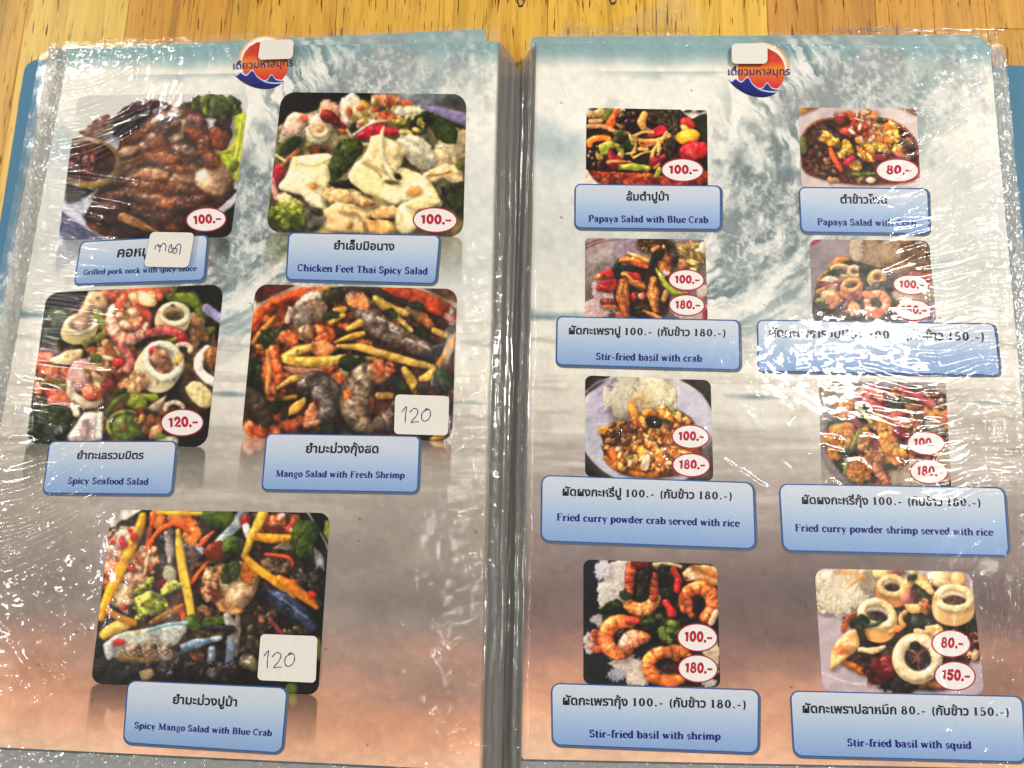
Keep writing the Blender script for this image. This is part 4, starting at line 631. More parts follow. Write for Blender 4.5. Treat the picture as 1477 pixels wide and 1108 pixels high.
def dish_currycrab():
    c = Cv(835, 535, 1045, 692, 1.2, 835, 535, 7.033, (46, 34, 30))
    c.E(700, 570, 720, 600, 8, (196, 198, 214), R=.1, rough=0, tex=.03, hz=.25, spec=.05); c.E(690, 570, 620, 520, 8, (190, 192, 212), R=.2, rough=0, tex=.03, hz=-.1, sh=0, soft=60, spec=0)
    c.P([(40, 30), (330, 30), (60, 230)], (44, 34, 30), R=4, hz=.1, rough=0); c.P([(1020, 90), (1370, 80), (1370, 420), (1230, 220)], (48, 34, 32), R=4, hz=.1, rough=0); c.P([(40, 960), (160, 1090), (40, 1100)], (40, 34, 34), R=4, hz=.1); c.P([(1250, 800), (1380, 700), (1380, 1100), (1200, 1100)], (96, 84, 84), R=8, hz=.1, soft=30)
    c.C([(60, 220), (180, 120), (350, 60)], 8, (226, 222, 206), sh=0, a=.7); c.C([(1030, 100), (1220, 220), (1350, 400)], 8, (216, 210, 206), sh=0, a=.7); c.E(300, 300, 80, 190, 10, (150, 140, 166), hz=.05, soft=60, sh=0, rough=0)
    c.E(620, 240, 300, 200, 10, (222, 214, 190), rough=.12, tex=.12); c.E(760, 230, 220, 170, 10, (240, 232, 202), rough=.1, tex=.06, soft=30, sh=0); c.E(420, 330, 110, 170, -10, (206, 200, 190), rough=.12); c.rice(240, 470, 230, 170, 180, 10, 15, 6, (226, 222, 206)); c.rice(120, 760, 240, 200, 150, 10, 15, 6, (240, 232, 204)); c.E(440, 460, 110, 50, 10, (120, 100, 74), soft=40, a=.6, sh=0)
    c.P([(190, 600), (330, 560), (520, 500), (800, 400), (1000, 400), (1160, 520), (1200, 700), (1240, 850), (1000, 1060), (500, 1060), (270, 900), (240, 700)], (186, 104, 34), R=9, rough=.12, tex=.5, tf=.08, c2=(120, 64, 26))
    c.P([(190, 570), (330, 550), (290, 630), (200, 640)], (234, 176, 50), R=6); c.C([(270, 880), (360, 970), (560, 1040), (800, 1060)], 26, (196, 120, 30), spec=.3)
    c.C([(520, 340), (570, 420), (590, 520)], [20, 40, 40], (226, 150, 60), spec=.3, rough=.3); c.E(620, 290, 90, 50, 20, (222, 170, 100), soft=16, a=.6, sh=0); c.E(700, 430, 70, 44, 0, (232, 156, 60), rough=.3)
    cols = [(226, 156, 66), (206, 128, 44), (236, 184, 106), (176, 96, 32), (214, 150, 70), (130, 74, 34)]
    for x, y, r in [(870, 430, 80), (920, 480, 70), (1010, 450, 50), (1090, 500, 56), (640, 520, 70), (870, 590, 100), (740, 660, 80), (580, 760, 84), (540, 640, 70), (420, 560, 70), (340, 620, 60), (380, 760, 60), (660, 860, 90), (760, 760, 80), (820, 850, 80), (860, 950, 100), (760, 1000, 80), (520, 900, 90), (980, 820, 80), (960, 700, 60), (440, 980, 60), (1100, 850, 70), (1000, 560, 60), (460, 820, 60)]:
        c.E(x, y, r, r * .7, rs.rand() * 90, cols[rs.randint(5)], rough=.35, tex=.35, spec=.55, c2=cols[rs.randint(6)], amb=.4)
    c.S(120, 650, 760, 400, 290, 15, cols + [(90, 48, 26), (240, 206, 150)], spec=.7, rough=.4); c.S(40, 420, 640, 160, 120, 16, [(76, 44, 32), (120, 70, 36)], spec=.6)
    c.P([(630, 930), (680, 850), (720, 870), (700, 1000), (630, 1000)], (222, 196, 170), R=6, spec=.3); c.F([(680, 490), (760, 520), (820, 540)], 54, (40, 56, 28)); c.F([(820, 530), (880, 510), (940, 520)], 24, (56, 90, 40)); c.F([(1010, 540), (1060, 530)], 26, (40, 60, 34)); c.C([(930, 380), (970, 430)], 18, (150, 170, 70)); c.C([(590, 520), (620, 560)], 16, (206, 70, 30))
    c.S(46, 620, 740, 330, 220, 8, [(252, 240, 214)], sh=0, a=.85, el=2)
    return c.finish(.35)
def dish_curryshrimp():
    c = Cv(1175, 535, 1385, 705, 1.2, 1175, 535, 7.033, (176, 168, 160))
    c.E(720, 640, 690, 640, 0, (150, 142, 146), R=.1, rough=0, tex=.05, hz=.3); c.P([(20, 60), (280, 120), (60, 360), (20, 400)], (186, 174, 160), R=8, hz=.1, soft=20)
    c.P([(80, 650), (250, 320), (500, 200), (900, 160), (1340, 250), (1390, 600), (1390, 1180), (500, 1180), (180, 900)], (150, 84, 60), R=10, tex=.5, c2=(84, 66, 54), rough=.1)
    c.S(60, 1000, 400, 330, 200, 34, [(96, 90, 80), (170, 116, 80), (206, 150, 100), (60, 70, 54)], tex=.4); c.rice(130, 1000, 1060, 260, 130, 0, 17, 7, (206, 190, 170)); c.rice(60, 1330, 960, 60, 180, 0, 17, 7, (196, 186, 166)); c.rice(50, 1250, 560, 120, 60, 0, 17, 7, (206, 196, 176))
    eg = [(236, 160, 60), (226, 130, 50), (240, 186, 96), (216, 116, 50)]
    def egg(x, y, rx, ry, r=0):
        c.E(x, y, rx, ry, r, (232, 146, 60), rough=.4, tex=.35, spec=.2, c2=(240, 176, 90)); c.S(int(rx * ry / 330), x, y, rx * .92, ry * .9, 14, eg, rough=.4, spec=.3)
    c.F([(130, 560), (210, 510), (330, 490)], 40, (60, 92, 54)); c.C([(200, 545), (300, 545), (400, 545)], [10, 20, 14], (140, 170, 90), spec=.3); c.F([(190, 890), (260, 960), (310, 1040)], 50, (60, 90, 50)); c.F([(300, 1050), (400, 1100)], 40, (50, 80, 44))
    egg(310, 380, 120, 90, 10); c.E(480, 420, 90, 60, 30, (110, 104, 100), rough=.3); egg(150, 700, 70, 60); egg(310, 640, 130, 100, -20); egg(220, 800, 110, 100, 30); egg(650, 520, 110, 110); egg(820, 560, 80, 80); egg(960, 560, 130, 80, 20); egg(1270, 470, 100, 70, 30)
    pk = (196, 84, 90)
    c.shrimp(560, 330, 120, 120, 180, 340, [50, 70, 66, 50], (216, 130, 96), n=5, c2=(206, 90, 90)); c.C([(440, 250), (560, 320), (720, 430)], [30, 50, 30], (206, 110, 110), bands=4, spec=.4); c.C([(860, 180), (1050, 270), (1240, 370)], [20, 36, 20], (196, 90, 100), spec=.3); c.C([(740, 480), (850, 440), (990, 400)], [26, 36, 16], (206, 100, 70), spec=.3); c.C([(390, 460), (430, 540), (450, 570)], [26, 34, 20], (166, 46, 56), spec=.3); c.C([(470, 600), (560, 690), (640, 760)], [26, 34, 20], (150, 50, 70), spec=.3); c.C([(430, 350), (500, 430), (570, 520)], [24, 24, 22], (190, 196, 130), spec=.4)
    egg(500, 700, 70, 110, 10); egg(770, 700, 110, 100); egg(750, 860, 170, 120, 10); egg(440, 1000, 130, 130, 20); egg(560, 900, 60, 120); c.E(860, 620, 60, 70, 0, (130, 60, 70), rough=.3); c.C([(900, 660), (960, 640)], 26, (156, 40, 60)); c.C([(450, 600), (390, 740), (340, 860), (300, 1040)], [14, 22, 22, 14], (150, 160, 60), spec=.3); c.E(970, 580, 22, 20, 0, (50, 70, 50)); c.E(760, 965, 50, 26, 10, (50, 54, 44), rough=.3)
    c.C([(640, 900), (640, 1000), (720, 1130)], [40, 50, 40], (214, 120, 80), bands=5, spec=.4, c2=(226, 160, 120)); c.E(650, 900, 50, 40, -30, (220, 150, 110), rough=.2); c.E(800, 340, 60, 40, 20, (90, 96, 80), rough=.4); c.S(14, 300, 820, 60, 40, 16, [(80, 100, 54), (120, 130, 70)])
    return c.finish(.35, 1.0)
def dish_basilshrimp():
    c = Cv(830, 800, 1050, 995, 1.15, 830, 800, 5.681, (40, 40, 48))
    c.band(0, 1108, (38, 40, 50), (44, 46, 50))
    c.P([(290, 60), (430, 40), (520, 200), (420, 340), (380, 480), (220, 480), (210, 370), (240, 240)], (196, 190, 186), R=10, rough=.3); c.rice(180, 330, 230, 110, 180, 10, 15, 6, (232, 226, 224)); c.rice(50, 220, 120, 60, 80, 0, 15, 6, (212, 210, 220)); c.rice(60, 280, 400, 70, 90, 0, 15, 6, (226, 220, 214)); c.rice(40, 190, 540, 60, 50, 0, 15, 6, (206, 203, 208)); c.rice(50, 110, 720, 50, 80, 0, 15, 6, (216, 208, 206)); c.rice(90, 430, 900, 150, 90, 30, 15, 6, (214, 202, 196)); c.rice(50, 330, 980, 70, 50, 0, 15, 6, (184, 184, 200)); c.rice(70, 520, 1010, 100, 60, 0, 15, 6, (216, 206, 196)); c.rice(60, 1120, 840, 60, 120, 0, 15, 6, (214, 200, 176)); c.rice(30, 1090, 1050, 60, 30, 0, 15, 6, (200, 196, 190)); c.S(10, 170, 740, 40, 100, 22, [(176, 84, 60), (206, 150, 130)])
    c.P([(640, 70), (1160, 80), (1170, 560), (900, 620), (700, 700), (560, 660), (380, 470), (450, 130)], (54, 34, 28), R=9, rough=.2, tex=.6, c2=(32, 30, 24))
    c.P([(870, 150), (960, 90), (1160, 100), (1165, 260), (1000, 210), (900, 210)], (226, 206, 176), R=9, rough=.15, c2=(206, 150, 90), spec=.35); c.C([(960, 100), (1060, 140), (1150, 170)], 22, (196, 120, 60), sh=0, soft=8); c.E(720, 110, 90, 40, 10, (176, 150, 110), rough=.4); c.C([(640, 80), (760, 70), (860, 100)], 16, (206, 186, 150)); c.E(905, 190, 9, 9, 0, (20, 16, 14))
    c.S(50, 740, 240, 90, 110, 24, [(36, 46, 26), (56, 64, 36), (24, 24, 20)], rough=.4, tex=.5); c.S(70, 640, 560, 150, 110, 26, [(36, 52, 28), (60, 82, 40), (24, 28, 22)], rough=.4, tex=.5); c.S(40, 320, 460, 90, 50, 26, [(40, 64, 32), (64, 90, 40), (28, 40, 24)], rough=.5); c.S(30, 780, 640, 70, 70, 28, [(70, 104, 44), (40, 64, 30), (110, 140, 60)], rough=.5); c.E(780, 560, 46, 30, 0, (150, 170, 80), rough=.4); c.E(680, 510, 46, 30, 20, (96, 110, 60), rough=.4)
    # top shrimp
    c.shrimp(530, 310, 130, 140, 20, 150, [44, 56, 54, 44], (206, 116, 62), n=5, c2=(226, 160, 96)); c.C([(650, 170), (640, 260), (640, 350)], [30, 40, 40], (150, 70, 40), bands=3, spec=.4); c.C([(460, 80), (440, 190), (440, 310)], [44, 44, 34], (200, 92, 56), bands=4, spec=.4); c.C([(480, 70), (580, 80)], 30, (110, 36, 28)); c.C([(540, 160), (560, 260), (530, 330)], 34, (44, 34, 24), rough=.3); c.E(590, 190, 30, 90, 10, (30, 24, 20)); c.F([(360, 310), (400, 330), (450, 340)], 40, (56, 90, 44)); c.C([(400, 430), (520, 450), (620, 420)], [10, 22, 14], (226, 176, 110), sh=0, a=.7)
    c.C([(800, 120), (840, 200)], [26, 30], (196, 60, 44)); c.C([(840, 220), (830, 290)], [30, 26], (190, 40, 44), spec=.4); c.C([(740, 390), (790, 480)], [26, 40], (196, 50, 54), spec=.5)
    # right shrimp
    c.shrimp(1010, 400, 120, 130, 165, 420, [46, 60, 66, 66, 56], (222, 130, 54), n=8, c2=(206, 100, 50)); c.C([(890, 340), (930, 420), (950, 500)], [40, 44, 26], (176, 90, 54), bands=3, spec=.3); c.E(1000, 420, 40, 90, 5, (44, 28, 24), sh=0, rough=.2); c.C([(880, 280), (1000, 240), (1110, 290)], 12, (240, 176, 110), sh=0, a=.55); c.C([(1110, 560), (1150, 470)], 26, (214, 190, 150))
    # left shrimp
    c.shrimp(370, 680, 130, 130, 60, 300, [40, 58, 66, 66, 56], (226, 130, 62), n=8, c2=(214, 110, 60)); c.C([(440, 540), (500, 540)], [40, 26], (196, 70, 50), spec=.3); c.E(390, 640, 70, 40, -40, (40, 30, 34), sh=0, rough=.15); c.C([(400, 740), (470, 690), (580, 680)], [56, 76, 40], (218, 128, 76), bands=4, spec=.5, c2=(206, 140, 110)); c.C([(220, 640), (250, 800), (340, 850)], 12, (240, 170, 110), sh=0, a=.5)
    # bottom shrimp
    c.shrimp(730, 910, 130, 110, 60, 320, [50, 60, 62, 56, 40], (222, 136, 56), n=7, c2=(206, 106, 50)); c.C([(760, 800), (860, 790), (930, 830)], [50, 60, 30], (206, 120, 60), bands=3, spec=.3); c.E(760, 940, 90, 40, 0, (80, 50, 40), rough=.2, sh=0, soft=6); c.C([(640, 1010), (760, 1040), (860, 1020)], [40, 50, 40], (214, 120, 54), spec=.3)
    c.S(50, 640, 560, 440, 420, 6, [(250, 226, 190), (190, 60, 50), (90, 110, 60)], a=.8)
    return c.finish(.4)
def dish_squid():
    c = Cv(1170, 815, 1430, 1010, 1.15, 1170, 815, 5.681, (200, 190, 202))
    c.band(0, 1108, (206, 194, 204), (184, 172, 184))
    c.P([(260, 430), (420, 360), (700, 180), (1000, 80), (1200, 120), (1350, 350), (1360, 640), (1150, 1000), (820, 1010), (560, 900), (250, 790), (380, 620)], (76, 46, 38), R=10, rough=.1, tex=.5, c2=(56, 44, 38))
    c.C([(260, 530), (300, 440), (360, 400)], [20, 30, 30], (176, 96, 50), tex=.2); c.C([(260, 790), (420, 870), (560, 930), (680, 960)], [26, 36, 30, 16], (190, 110, 44), tex=.2, spec=.3); c.C([(860, 990), (960, 970), (1060, 980)], 26, (196, 130, 80), soft=6)
    c.P([(40, 50), (540, 40), (530, 170), (440, 260), (370, 330), (230, 370), (50, 380)], (206, 190, 168), R=14, rough=.15, tex=.3, c2=(222, 212, 196)); c.rice(260, 250, 220, 220, 150, -10, 22, 7, (232, 222, 204)); c.rice(60, 470, 140, 70, 90, 0, 20, 7, (190, 172, 150)); c.C([(220, 50), (340, 60), (400, 100)], 22, (222, 150, 80), soft=12, sh=0, a=.7); c.C([(290, 180), (360, 130), (420, 90)], 12, (214, 156, 84), soft=8, sh=0, a=.7)
    c.S(40, 560, 900, 120, 90, 30, [(70, 24, 26), (44, 26, 24), (110, 30, 36), (30, 26, 24)], rough=.4, spec=.4); c.E(620, 840, 110, 80, -10, (104, 28, 32), rough=.25, spec=.4); c.S(30, 760, 980, 90, 40, 26, [(40, 30, 26), (70, 50, 40)], rough=.4); c.S(30, 850, 440, 120, 60, 30, [(44, 58, 40), (60, 40, 36), (80, 90, 60)], rough=.4); c.S(20, 1330, 450, 40, 100, 30, [(60, 76, 56), (90, 60, 50)]); c.S(24, 1330, 660, 50, 110, 20, [(196, 110, 90), (206, 170, 140), (90, 50, 40)])
    sq = (240, 214, 164)
    # background pieces
    c.E(1060, 110, 130, 70, 10, (240, 206, 160), rough=.08, spec=.25); c.E(1200, 120, 70, 60, 30, (236, 180, 126), rough=.1); c.C([(540, 60), (590, 70)], 40, (236, 200, 140)); c.E(700, 60, 70, 30, 0, (150, 100, 80)); c.A(760, 80, 80, 60, 320, 440, 24, (236, 206, 156))
    c.squid(660, 170, 100, 72, 8, 26, (244, 214, 160), (90, 66, 56), (0, 80), (230, 164, 104), (214, 196, 170))
    c.A(870, 230, 110, 120, 120, 330, [34, 44, 44, 30], (240, 200, 140), spec=.3, c2=(226, 170, 110)); c.E(800, 280, 50, 70, 10, (170, 96, 100), soft=16, sh=0); c.E(920, 270, 60, 60, 0, (70, 74, 50), rough=.3); c.F([(860, 220), (920, 240), (970, 290)], 36, (60, 96, 50)); c.S(14, 940, 330, 60, 40, 22, [(222, 150, 100), (196, 120, 90)]); c.C([(870, 140), (930, 160), (980, 220)], [24, 40, 24], (242, 210, 150), spec=.3); c.F([(790, 120), (830, 100), (870, 90)], 26, (56, 84, 50)); c.P([(760, 320), (880, 320), (890, 390), (800, 390)], (236, 190, 126), R=10, rough=.1)
    c.squid(1170, 270, 140, 90, 4, 30, (240, 216, 172), (96, 70, 60), (-10, 110), (234, 196, 140), (232, 214, 190)); c.E(1020, 270, 30, 20, 0, (190, 130, 70), soft=6, sh=0)
    c.squid(540, 400, 130, 96, 20, 34, (242, 222, 176), (76, 64, 58), (-10, 100), (236, 184, 116), (226, 206, 196)); c.F([(370, 500), (420, 460), (470, 490)], 50, (50, 84, 52)); c.C([(430, 490), (520, 490), (580, 450)], [10, 18, 10], (60, 90, 56)); c.C([(400, 540), (410, 600)], 40, (60, 66, 50), rough=.3); c.C([(640, 550), (700, 520), (740, 510)], [14, 30, 16], (224, 140, 80), spec=.3)
    c.A(790, 440, 60, 60, 120, 250, 22, (222, 170, 110)); c.E(850, 460, 70, 60, 0, (50, 66, 48), rough=.3, tex=.5)
    c.P([(150, 840), (170, 680), (240, 590), (350, 520), (390, 600), (390, 680), (280, 770), (180, 850)], (238, 206, 158), R=14, rough=.08, tex=.12, c2=(230, 180, 120), spec=.25); c.E(260, 700, 60, 30, -10, (206, 110, 50), soft=12, sh=0, rough=.3); c.C([(400, 690), (500, 700), (600, 670)], [20, 30, 14], (226, 200, 160), spec=.3)
    c.P([(930, 500), (1040, 480), (1080, 540), (1000, 620), (940, 580)], (240, 206, 150), R=10, rough=.15, c2=(230, 170, 110)); c.C([(860, 540), (940, 550)], 22, (226, 196, 150))
    c.squid(865, 755, 150, 150, 70, 52, (238, 220, 186), (70, 40, 34), (4, 12), (232, 200, 150), (90, 56, 44)); c.E(870, 760, 100, 104, 0, (58, 34, 30), sh=0, tex=.6, rough=.1, soft=5); c.C([(790, 690), (870, 740), (880, 860)], 7, (150, 110, 90), sh=0, a=.8); c.C([(960, 680), (890, 720), (830, 800)], 7, (140, 100, 80), sh=0, a=.8); c.E(850, 660, 40, 34, 20, (30, 26, 26), sh=0); c.S(10, 930, 780, 30, 60, 18, [(110, 60, 50), (50, 34, 40)], sh=0)
    c.C([(90, 880), (300, 960), (560, 990)], 7, (232, 224, 230), sh=0, a=.6)
    return c.finish(.4)
# ------------------------------------------------------------------ table
def tagged(o, label, cat, group=None):
    o['label'] = label; o['category'] = cat
    if group: o['group'] = group
    return o
def empty(name, loc=(0, 0, 0)):
    o = bpy.data.objects.new(name, None); o.empty_display_size = .02; sc.collection.objects.link(o); o.location = loc; return o
table = tagged(empty('table'), 'yellow wooden table top of glued staves with dark pores and knots', 'table')
def plank(x0, x1, y0, y1, tone):
    g = .00008; t = .026; b = .0003
    x0 += g; x1 -= g; y0 += g; y1 -= g
    cx, cy = (x0 + x1) / 2, (y0 + y1) / 2; hx, hy = (x1 - x0) / 2, (y1 - y0) / 2
    V = []
    for z, i in ((-t, 0), (-b, 0), (0, b)):
        V += [(-hx + i, -hy + i, z), (hx - i, -hy + i, z), (hx - i, hy - i, z), (-hx + i, hy - i, z)]
    F = [(3, 2, 1, 0), (8, 9, 10, 11)]
    for k in (0, 4):
        for j in range(4): F.append((k + j, k + (j + 1) % 4, k + 4 + (j + 1) % 4, k + 4 + j))
    o = mesh('plank', V, F, WOOD, table); o.location = (cx, cy, 0); o.color = (*lin(np.array(tone) * np.array([1, .97, .78]) / 255.), 1)
    return o
rnd = random.Random(5)
bx = [float(U('T', x, 2)[0]) for x in (-300, -120, 40, 186, 336, 486, 634, 790, 946, 1106, 1262, 1420, 1590, 1780)]
tones = [(236, 196, 118), (228, 184, 104), (242, 210, 134), (218, 166, 84), (234, 186, 96), (234, 190, 102), (238, 194, 102), (240, 198, 100), (242, 204, 114), (212, 160, 96), (220, 168, 96), (222, 172, 94), (230, 188, 106)]
YT = float(U('T', 700, 0)[1])
yj = float(U('T', 1420, 41)[1])
lo, hi = -.34, .47
for i in range(len(bx) - 1):
    cuts = [lo]
    if i == 11: cuts += [yj]
    elif i not in (2, 3, 4, 5, 6, 7, 8, 9, 10): cuts += [-.02 + .3 * rnd.random()]
    else: cuts += [-.1 + .12 * rnd.random()]
    cuts += [hi]
    for k in range(len(cuts) - 1):
        f = 1 if k == len(cuts) - 2 else .94
        plank(bx[i], bx[i + 1], cuts[k], cuts[k + 1], [c * f for c in tones[i]])
w = .043
for s in (-1, 1):
    x = bx[0] if s < 0 else bx[-1]
    for k in range(4):
        a, b = (x - w * (k + 1), x - w * k) if s < 0 else (x + w * k, x + w * (k + 1))
        m = -.1 + .4 * rnd.random()
        for y0, y1 in ((lo, m), (m, hi)): plank(a, b, y0, y1, [c * (.92 + .12 * rnd.random()) for c in tones[rnd.randrange(len(tones))]])
KNOT = mat_solid('wood_knot', (70, 44, 24), .5, .2, .2, 900, .3); KHEART = mat_solid('knot_heart', (196, 150, 86), .5, .2, .2, 900, .2)
def knot(px, py, r):
    p = U('T', px, py); n = 20; V = []; F = []
    for ring, (rr, z) in enumerate(((1, .0001), (.62, .0003))):
        for k in range(n):
            a = 6.283 * k / n; q = 1 + .12 * math.sin(3 * a + ring) + .06 * math.sin(5 * a)
            V.append((r * rr * q * math.cos(a) * .9, r * rr * q * math.sin(a) * 1.15, z))
    for k in range(n): F.append((k, (k + 1) % n, n + (k + 1) % n, n + k))
    o = mesh('knot', V, F, KNOT, table); o.location = (p[0], p[1], 0)
    V2 = [(x, y, .0002) for x, y, z in V[n:]]
    h = mesh('knot_heart', V2, [tuple(range(n))], KHEART, o)
knot(751, 4, .0021); knot(884, 0, .0022)

# ------------------------------------------------------------------ menu: cover
menu = tagged(empty('menu', (0, .15, 0)), 'open plastic-sleeved restaurant menu in a blue cover lying on the wooden table', 'menu')
_mi = np.array([0, .15, 0])
def part(name, V, F, mat, **k):
    V = np.asarray(V, float).reshape(-1, 3)
    par = k.pop('parent', menu)
    off = _mi if par is menu else _mi
    o = mesh(name, V - _mi, F, mat, par, **k)
    return o
cl = U('T', 37, 85, .003); cr = U('T', 1452, 94, .003)
def board(x0, x1, y0, y1, z0, z1, r, corners):
    pts = []
    for (cx, cy, a0, rd) in ((x0, y1, 180, corners[0]), (x0, y0, 270 - 0, corners[1]), (x1, y0, 0, corners[2]), (x1, y1, 90, corners[3])):
        pass
    def arc(cx, cy, a0):
        return [(cx + r * math.cos(math.radians(a0 + t)), cy + r * math.sin(math.radians(a0 + t))) for t in np.linspace(0, 90, 8)]
    pts = arc(x1 - r, y1 - r, 0) if corners[1] else [(x1, y1)]
    pts += arc(x0 + r, y1 - r, 90) if corners[0] else [(x0, y1)]
    pts += arc(x0 + r, y0 + r, 180) if corners[3] else [(x0, y0)]
    pts += arc(x1 - r, y0 + r, 270) if corners[2] else [(x1, y0)]
    n = len(pts); b = .0004
    c = np.array(pts).mean(0)
    ins = [(p[0] + (c[0] - p[0]) * .004, p[1] + (c[1] - p[1]) * .003) for p in pts]
    V = [(x, y, z0) for x, y in pts] + [(x, y, z1 - b) for x, y in pts] + [(x, y, z1) for x, y in ins]
    F = [tuple(range(n))[::-1], tuple(range(2 * n, 3 * n))]
    for k in (0, n):
        for j in range(n): F.append((k + j, k + (j + 1) % n, k + n + (j + 1) % n, k + n + j))
    return V, F
SPX = -.0075
V, F = board(cl[0], SPX - .012, cl[1] - .318, cl[1], .0003, .003, .006, (1, 0, 0, 1)); part('cover', V, F, COVER, label='blue front cover board')
V, F = board(SPX + .012, cl[0] * -1 - .004, cr[1] - .318, cr[1], .0003, .003, .006, (0, 1, 1, 0)); part('cover', V, F, COVER, label='blue back cover board')
SPINEM = mat_solid('grey_spine_lining', (104, 99, 88), .4, .35, .2, 300, .12)
V, F = board(SPX - .0118, SPX + .0118, cl[1] - .318, cl[1] - .004, .0003, .0022, .002, (0, 0, 0, 0)); part('spine', V, F, SPINEM, label='grey spine lining between the two covers')

# ------------------------------------------------------------------ printed page background: sea spray over peach sand
PAGEQ = {'L': [(99, 71), (720, 60), (696, 1112), (-83, 1074)], 'R': [(773, 63), (1428, 64), (1522, 1110), (751.5, 1095)]}
def mix(a, b, m): return a * (1 - m[..., None]) + np.asarray(b) / 255. * m[..., None]
def background(u, v, side='L'):
    X, Y = u * 700, v * 1040
    st = np.array([(0, 136, 168, 172), (14, 156, 182, 184), (36, 248, 243, 231), (110, 252, 248, 236), (190, 234, 233, 226), (300, 214, 216, 211), (390, 236, 232, 222), (470, 240, 233, 220), (550, 208, 199, 188), (630, 184, 174, 165), (700, 164, 152, 143), (790, 150, 138, 132), (850, 156, 140, 132), (890, 176, 142, 128), (940, 212, 156, 130), (985, 232, 172, 140), (1040, 238, 196, 166)], float)
    if side == 'R': st[9:14, 1:] *= np.array([[.97, .95, .96], [.93, .90, .93], [.85, .80, .82], [.88, .80, .82], [.94, .88, .88]])
    yy = Y + 26 * noise(X, Y * 3, .004, 3) * (Y > 40)
    c = np.stack([np.interp(yy, st[:, 0], st[:, k]) for k in (1, 2, 3)], -1) / 255.
    def blob(c, cx, cy, rx, ry, rot, col, a, nz=.5, f=.02, s=1, hard=1.0):
        r = math.radians(rot); x, y = X - cx, Y - cy; p = x * math.cos(r) + y * math.sin(r); q = -x * math.sin(r) + y * math.cos(r)
        d = 1 - np.sqrt((p / rx) ** 2 + (q / ry) ** 2) + nz * noise(X, Y, f, s)
        return mix(c, col, np.clip(d * hard, 0, 1) * a)
    teal = (128, 162, 172)
    c = blob(c, 330, 4, 360, 26, 0, (140, 178, 184), .6, .5, .01, 2)
    c = blob(c, 540, 70, 190, 80, -10, (146, 166, 168), 1, .7, .012, 4)
    c = blob(c, 560, 150, 170, 70, 10, (160, 178, 180), .8, .7, .012, 5)
    c = blob(c, 40, 150, 90, 42, 8, (160, 186, 196), .9, .5, .01, 6)
    c = blob(c, 360, 230, 150, 120, 30, (132, 150, 154), 1, .7, .012, 7)
    c = blob(c, 420, 120, 130, 34, -14, (170, 176, 178), .8, .6, .015, 8)
    c = blob(c, 440, 340, 150, 70, 60, (150, 164, 166), .9, .7, .012, 9)
    c = blob(c, 40, 395, 90, 12, 3, (120, 150, 156), .9, .5, .02, 10)
    c = blob(c, 300, 410, 260, 16, -8, (150, 170, 176), .8, .6, .012, 11)
    # streaks of the breaking wave, curling about one centre
    ang = np.arctan2(Y - 150, X - 200); rad = np.hypot(X - 200, (Y - 150) * 1.05); wob = 14 * noise(X, Y, .012, 14)
    w = np.exp(-((rad - 215) / 95) ** 2) * np.clip((ang + .9) / .4, 0, 1) * np.clip((1.75 - ang) / .4, 0, 1)
    n = noise((rad + wob) * 2.6, ang * 110, .03, 12) + .6 * noise((rad + wob) * 6.5, ang * 170, .03, 13)
    c = mix(c, (108, 130, 138), np.clip(w * np.clip(n * 1.5, 0, 1), 0, .95)); c = mix(c, (246, 244, 238), np.clip(w * np.clip(-n * 1.7 + .05, 0, 1), 0, .95))
    # hollow of the curl and the dark face of the wave
    c = blob(c, 340, 205, 74, 56, 40, (112, 128, 134), .8, .9, .03, 15, 1.5); c = blob(c, 300, 290, 40, 70, 20, (120, 140, 146), .8, .8, .03, 16, 1.6)
    c = blob(c, 470, 62, 150, 26, -22, (150, 156, 160), .8, .7, .02, 17, 1.4)
    # spray
    for cx, cy, rx, ry, s in ((480, 70, 130, 80, 20), (380, 190, 140, 90, 21), (560, 110, 140, 80, 22), (300, 270, 100, 100, 23), (440, 270, 90, 90, 24), (640, 60, 80, 70, 25), (400, 330, 110, 80, 26)):
        d = np.sqrt(np.clip(1 - ((X - cx) / rx) ** 2 - ((Y - cy) / ry) ** 2, 0, 1))
        r_ = 1 - np.abs(noise(X, Y, .03, s) + .5 * noise(X, Y, .08, s + 3)) * 2.2; m = np.clip(r_ + .5 * noise(X, Y, .18, s + 5), 0, 1) ** 2 * d; c = mix(c, (246, 244, 238), m * .7)
        m = np.clip((noise(X, Y, .035, s + 30) + .6 * noise(X, Y, .13, s + 33)) * 1.6 - .35, 0, 1) * d; c = mix(c, (120, 136, 142), m * .28)
    g_ = c.mean(-1, keepdims=True); k_ = (.24 * np.clip((420 - Y) / 120, 0, 1) * np.clip((Y - 20) / 40, 0, 1))[..., None]; c = c + (g_ * np.array([1.012, 1.004, .984]) - c) * k_
    # flat water lines
    wl = np.clip((Y - 370) / 60, 0, 1) * np.clip((720 - Y) / 120, 0, 1)
    n = noise(X * .35, Y * 2.6, .02, 40) + .5 * noise(X * .6, Y * 6, .02, 41)
    c = mix(c, (158, 152, 146), np.clip(n * .9 - .15, 0, 1) * wl * .6); c = mix(c, (238, 234, 226), np.clip(-n * .9 - .1, 0, 1) * wl * .6)
    for cy, cx in ((510, 330), (515, 660), (398, 20)): c = blob(c, cx, cy, 60, 5, 2, (110, 132, 140), .8, .4, .03, 44)
    # blurred sand
    lw = np.clip((Y - 640) / 120, 0, 1); n = noise(X * .5, Y, .008, 50)
    c = c * (1 + .10 * (n * lw))[..., None]
    c = c * (1 + .035 * noise(X, Y, .09, 51))[..., None]
    # specks of dirt
    r2 = np.random.RandomState(3)
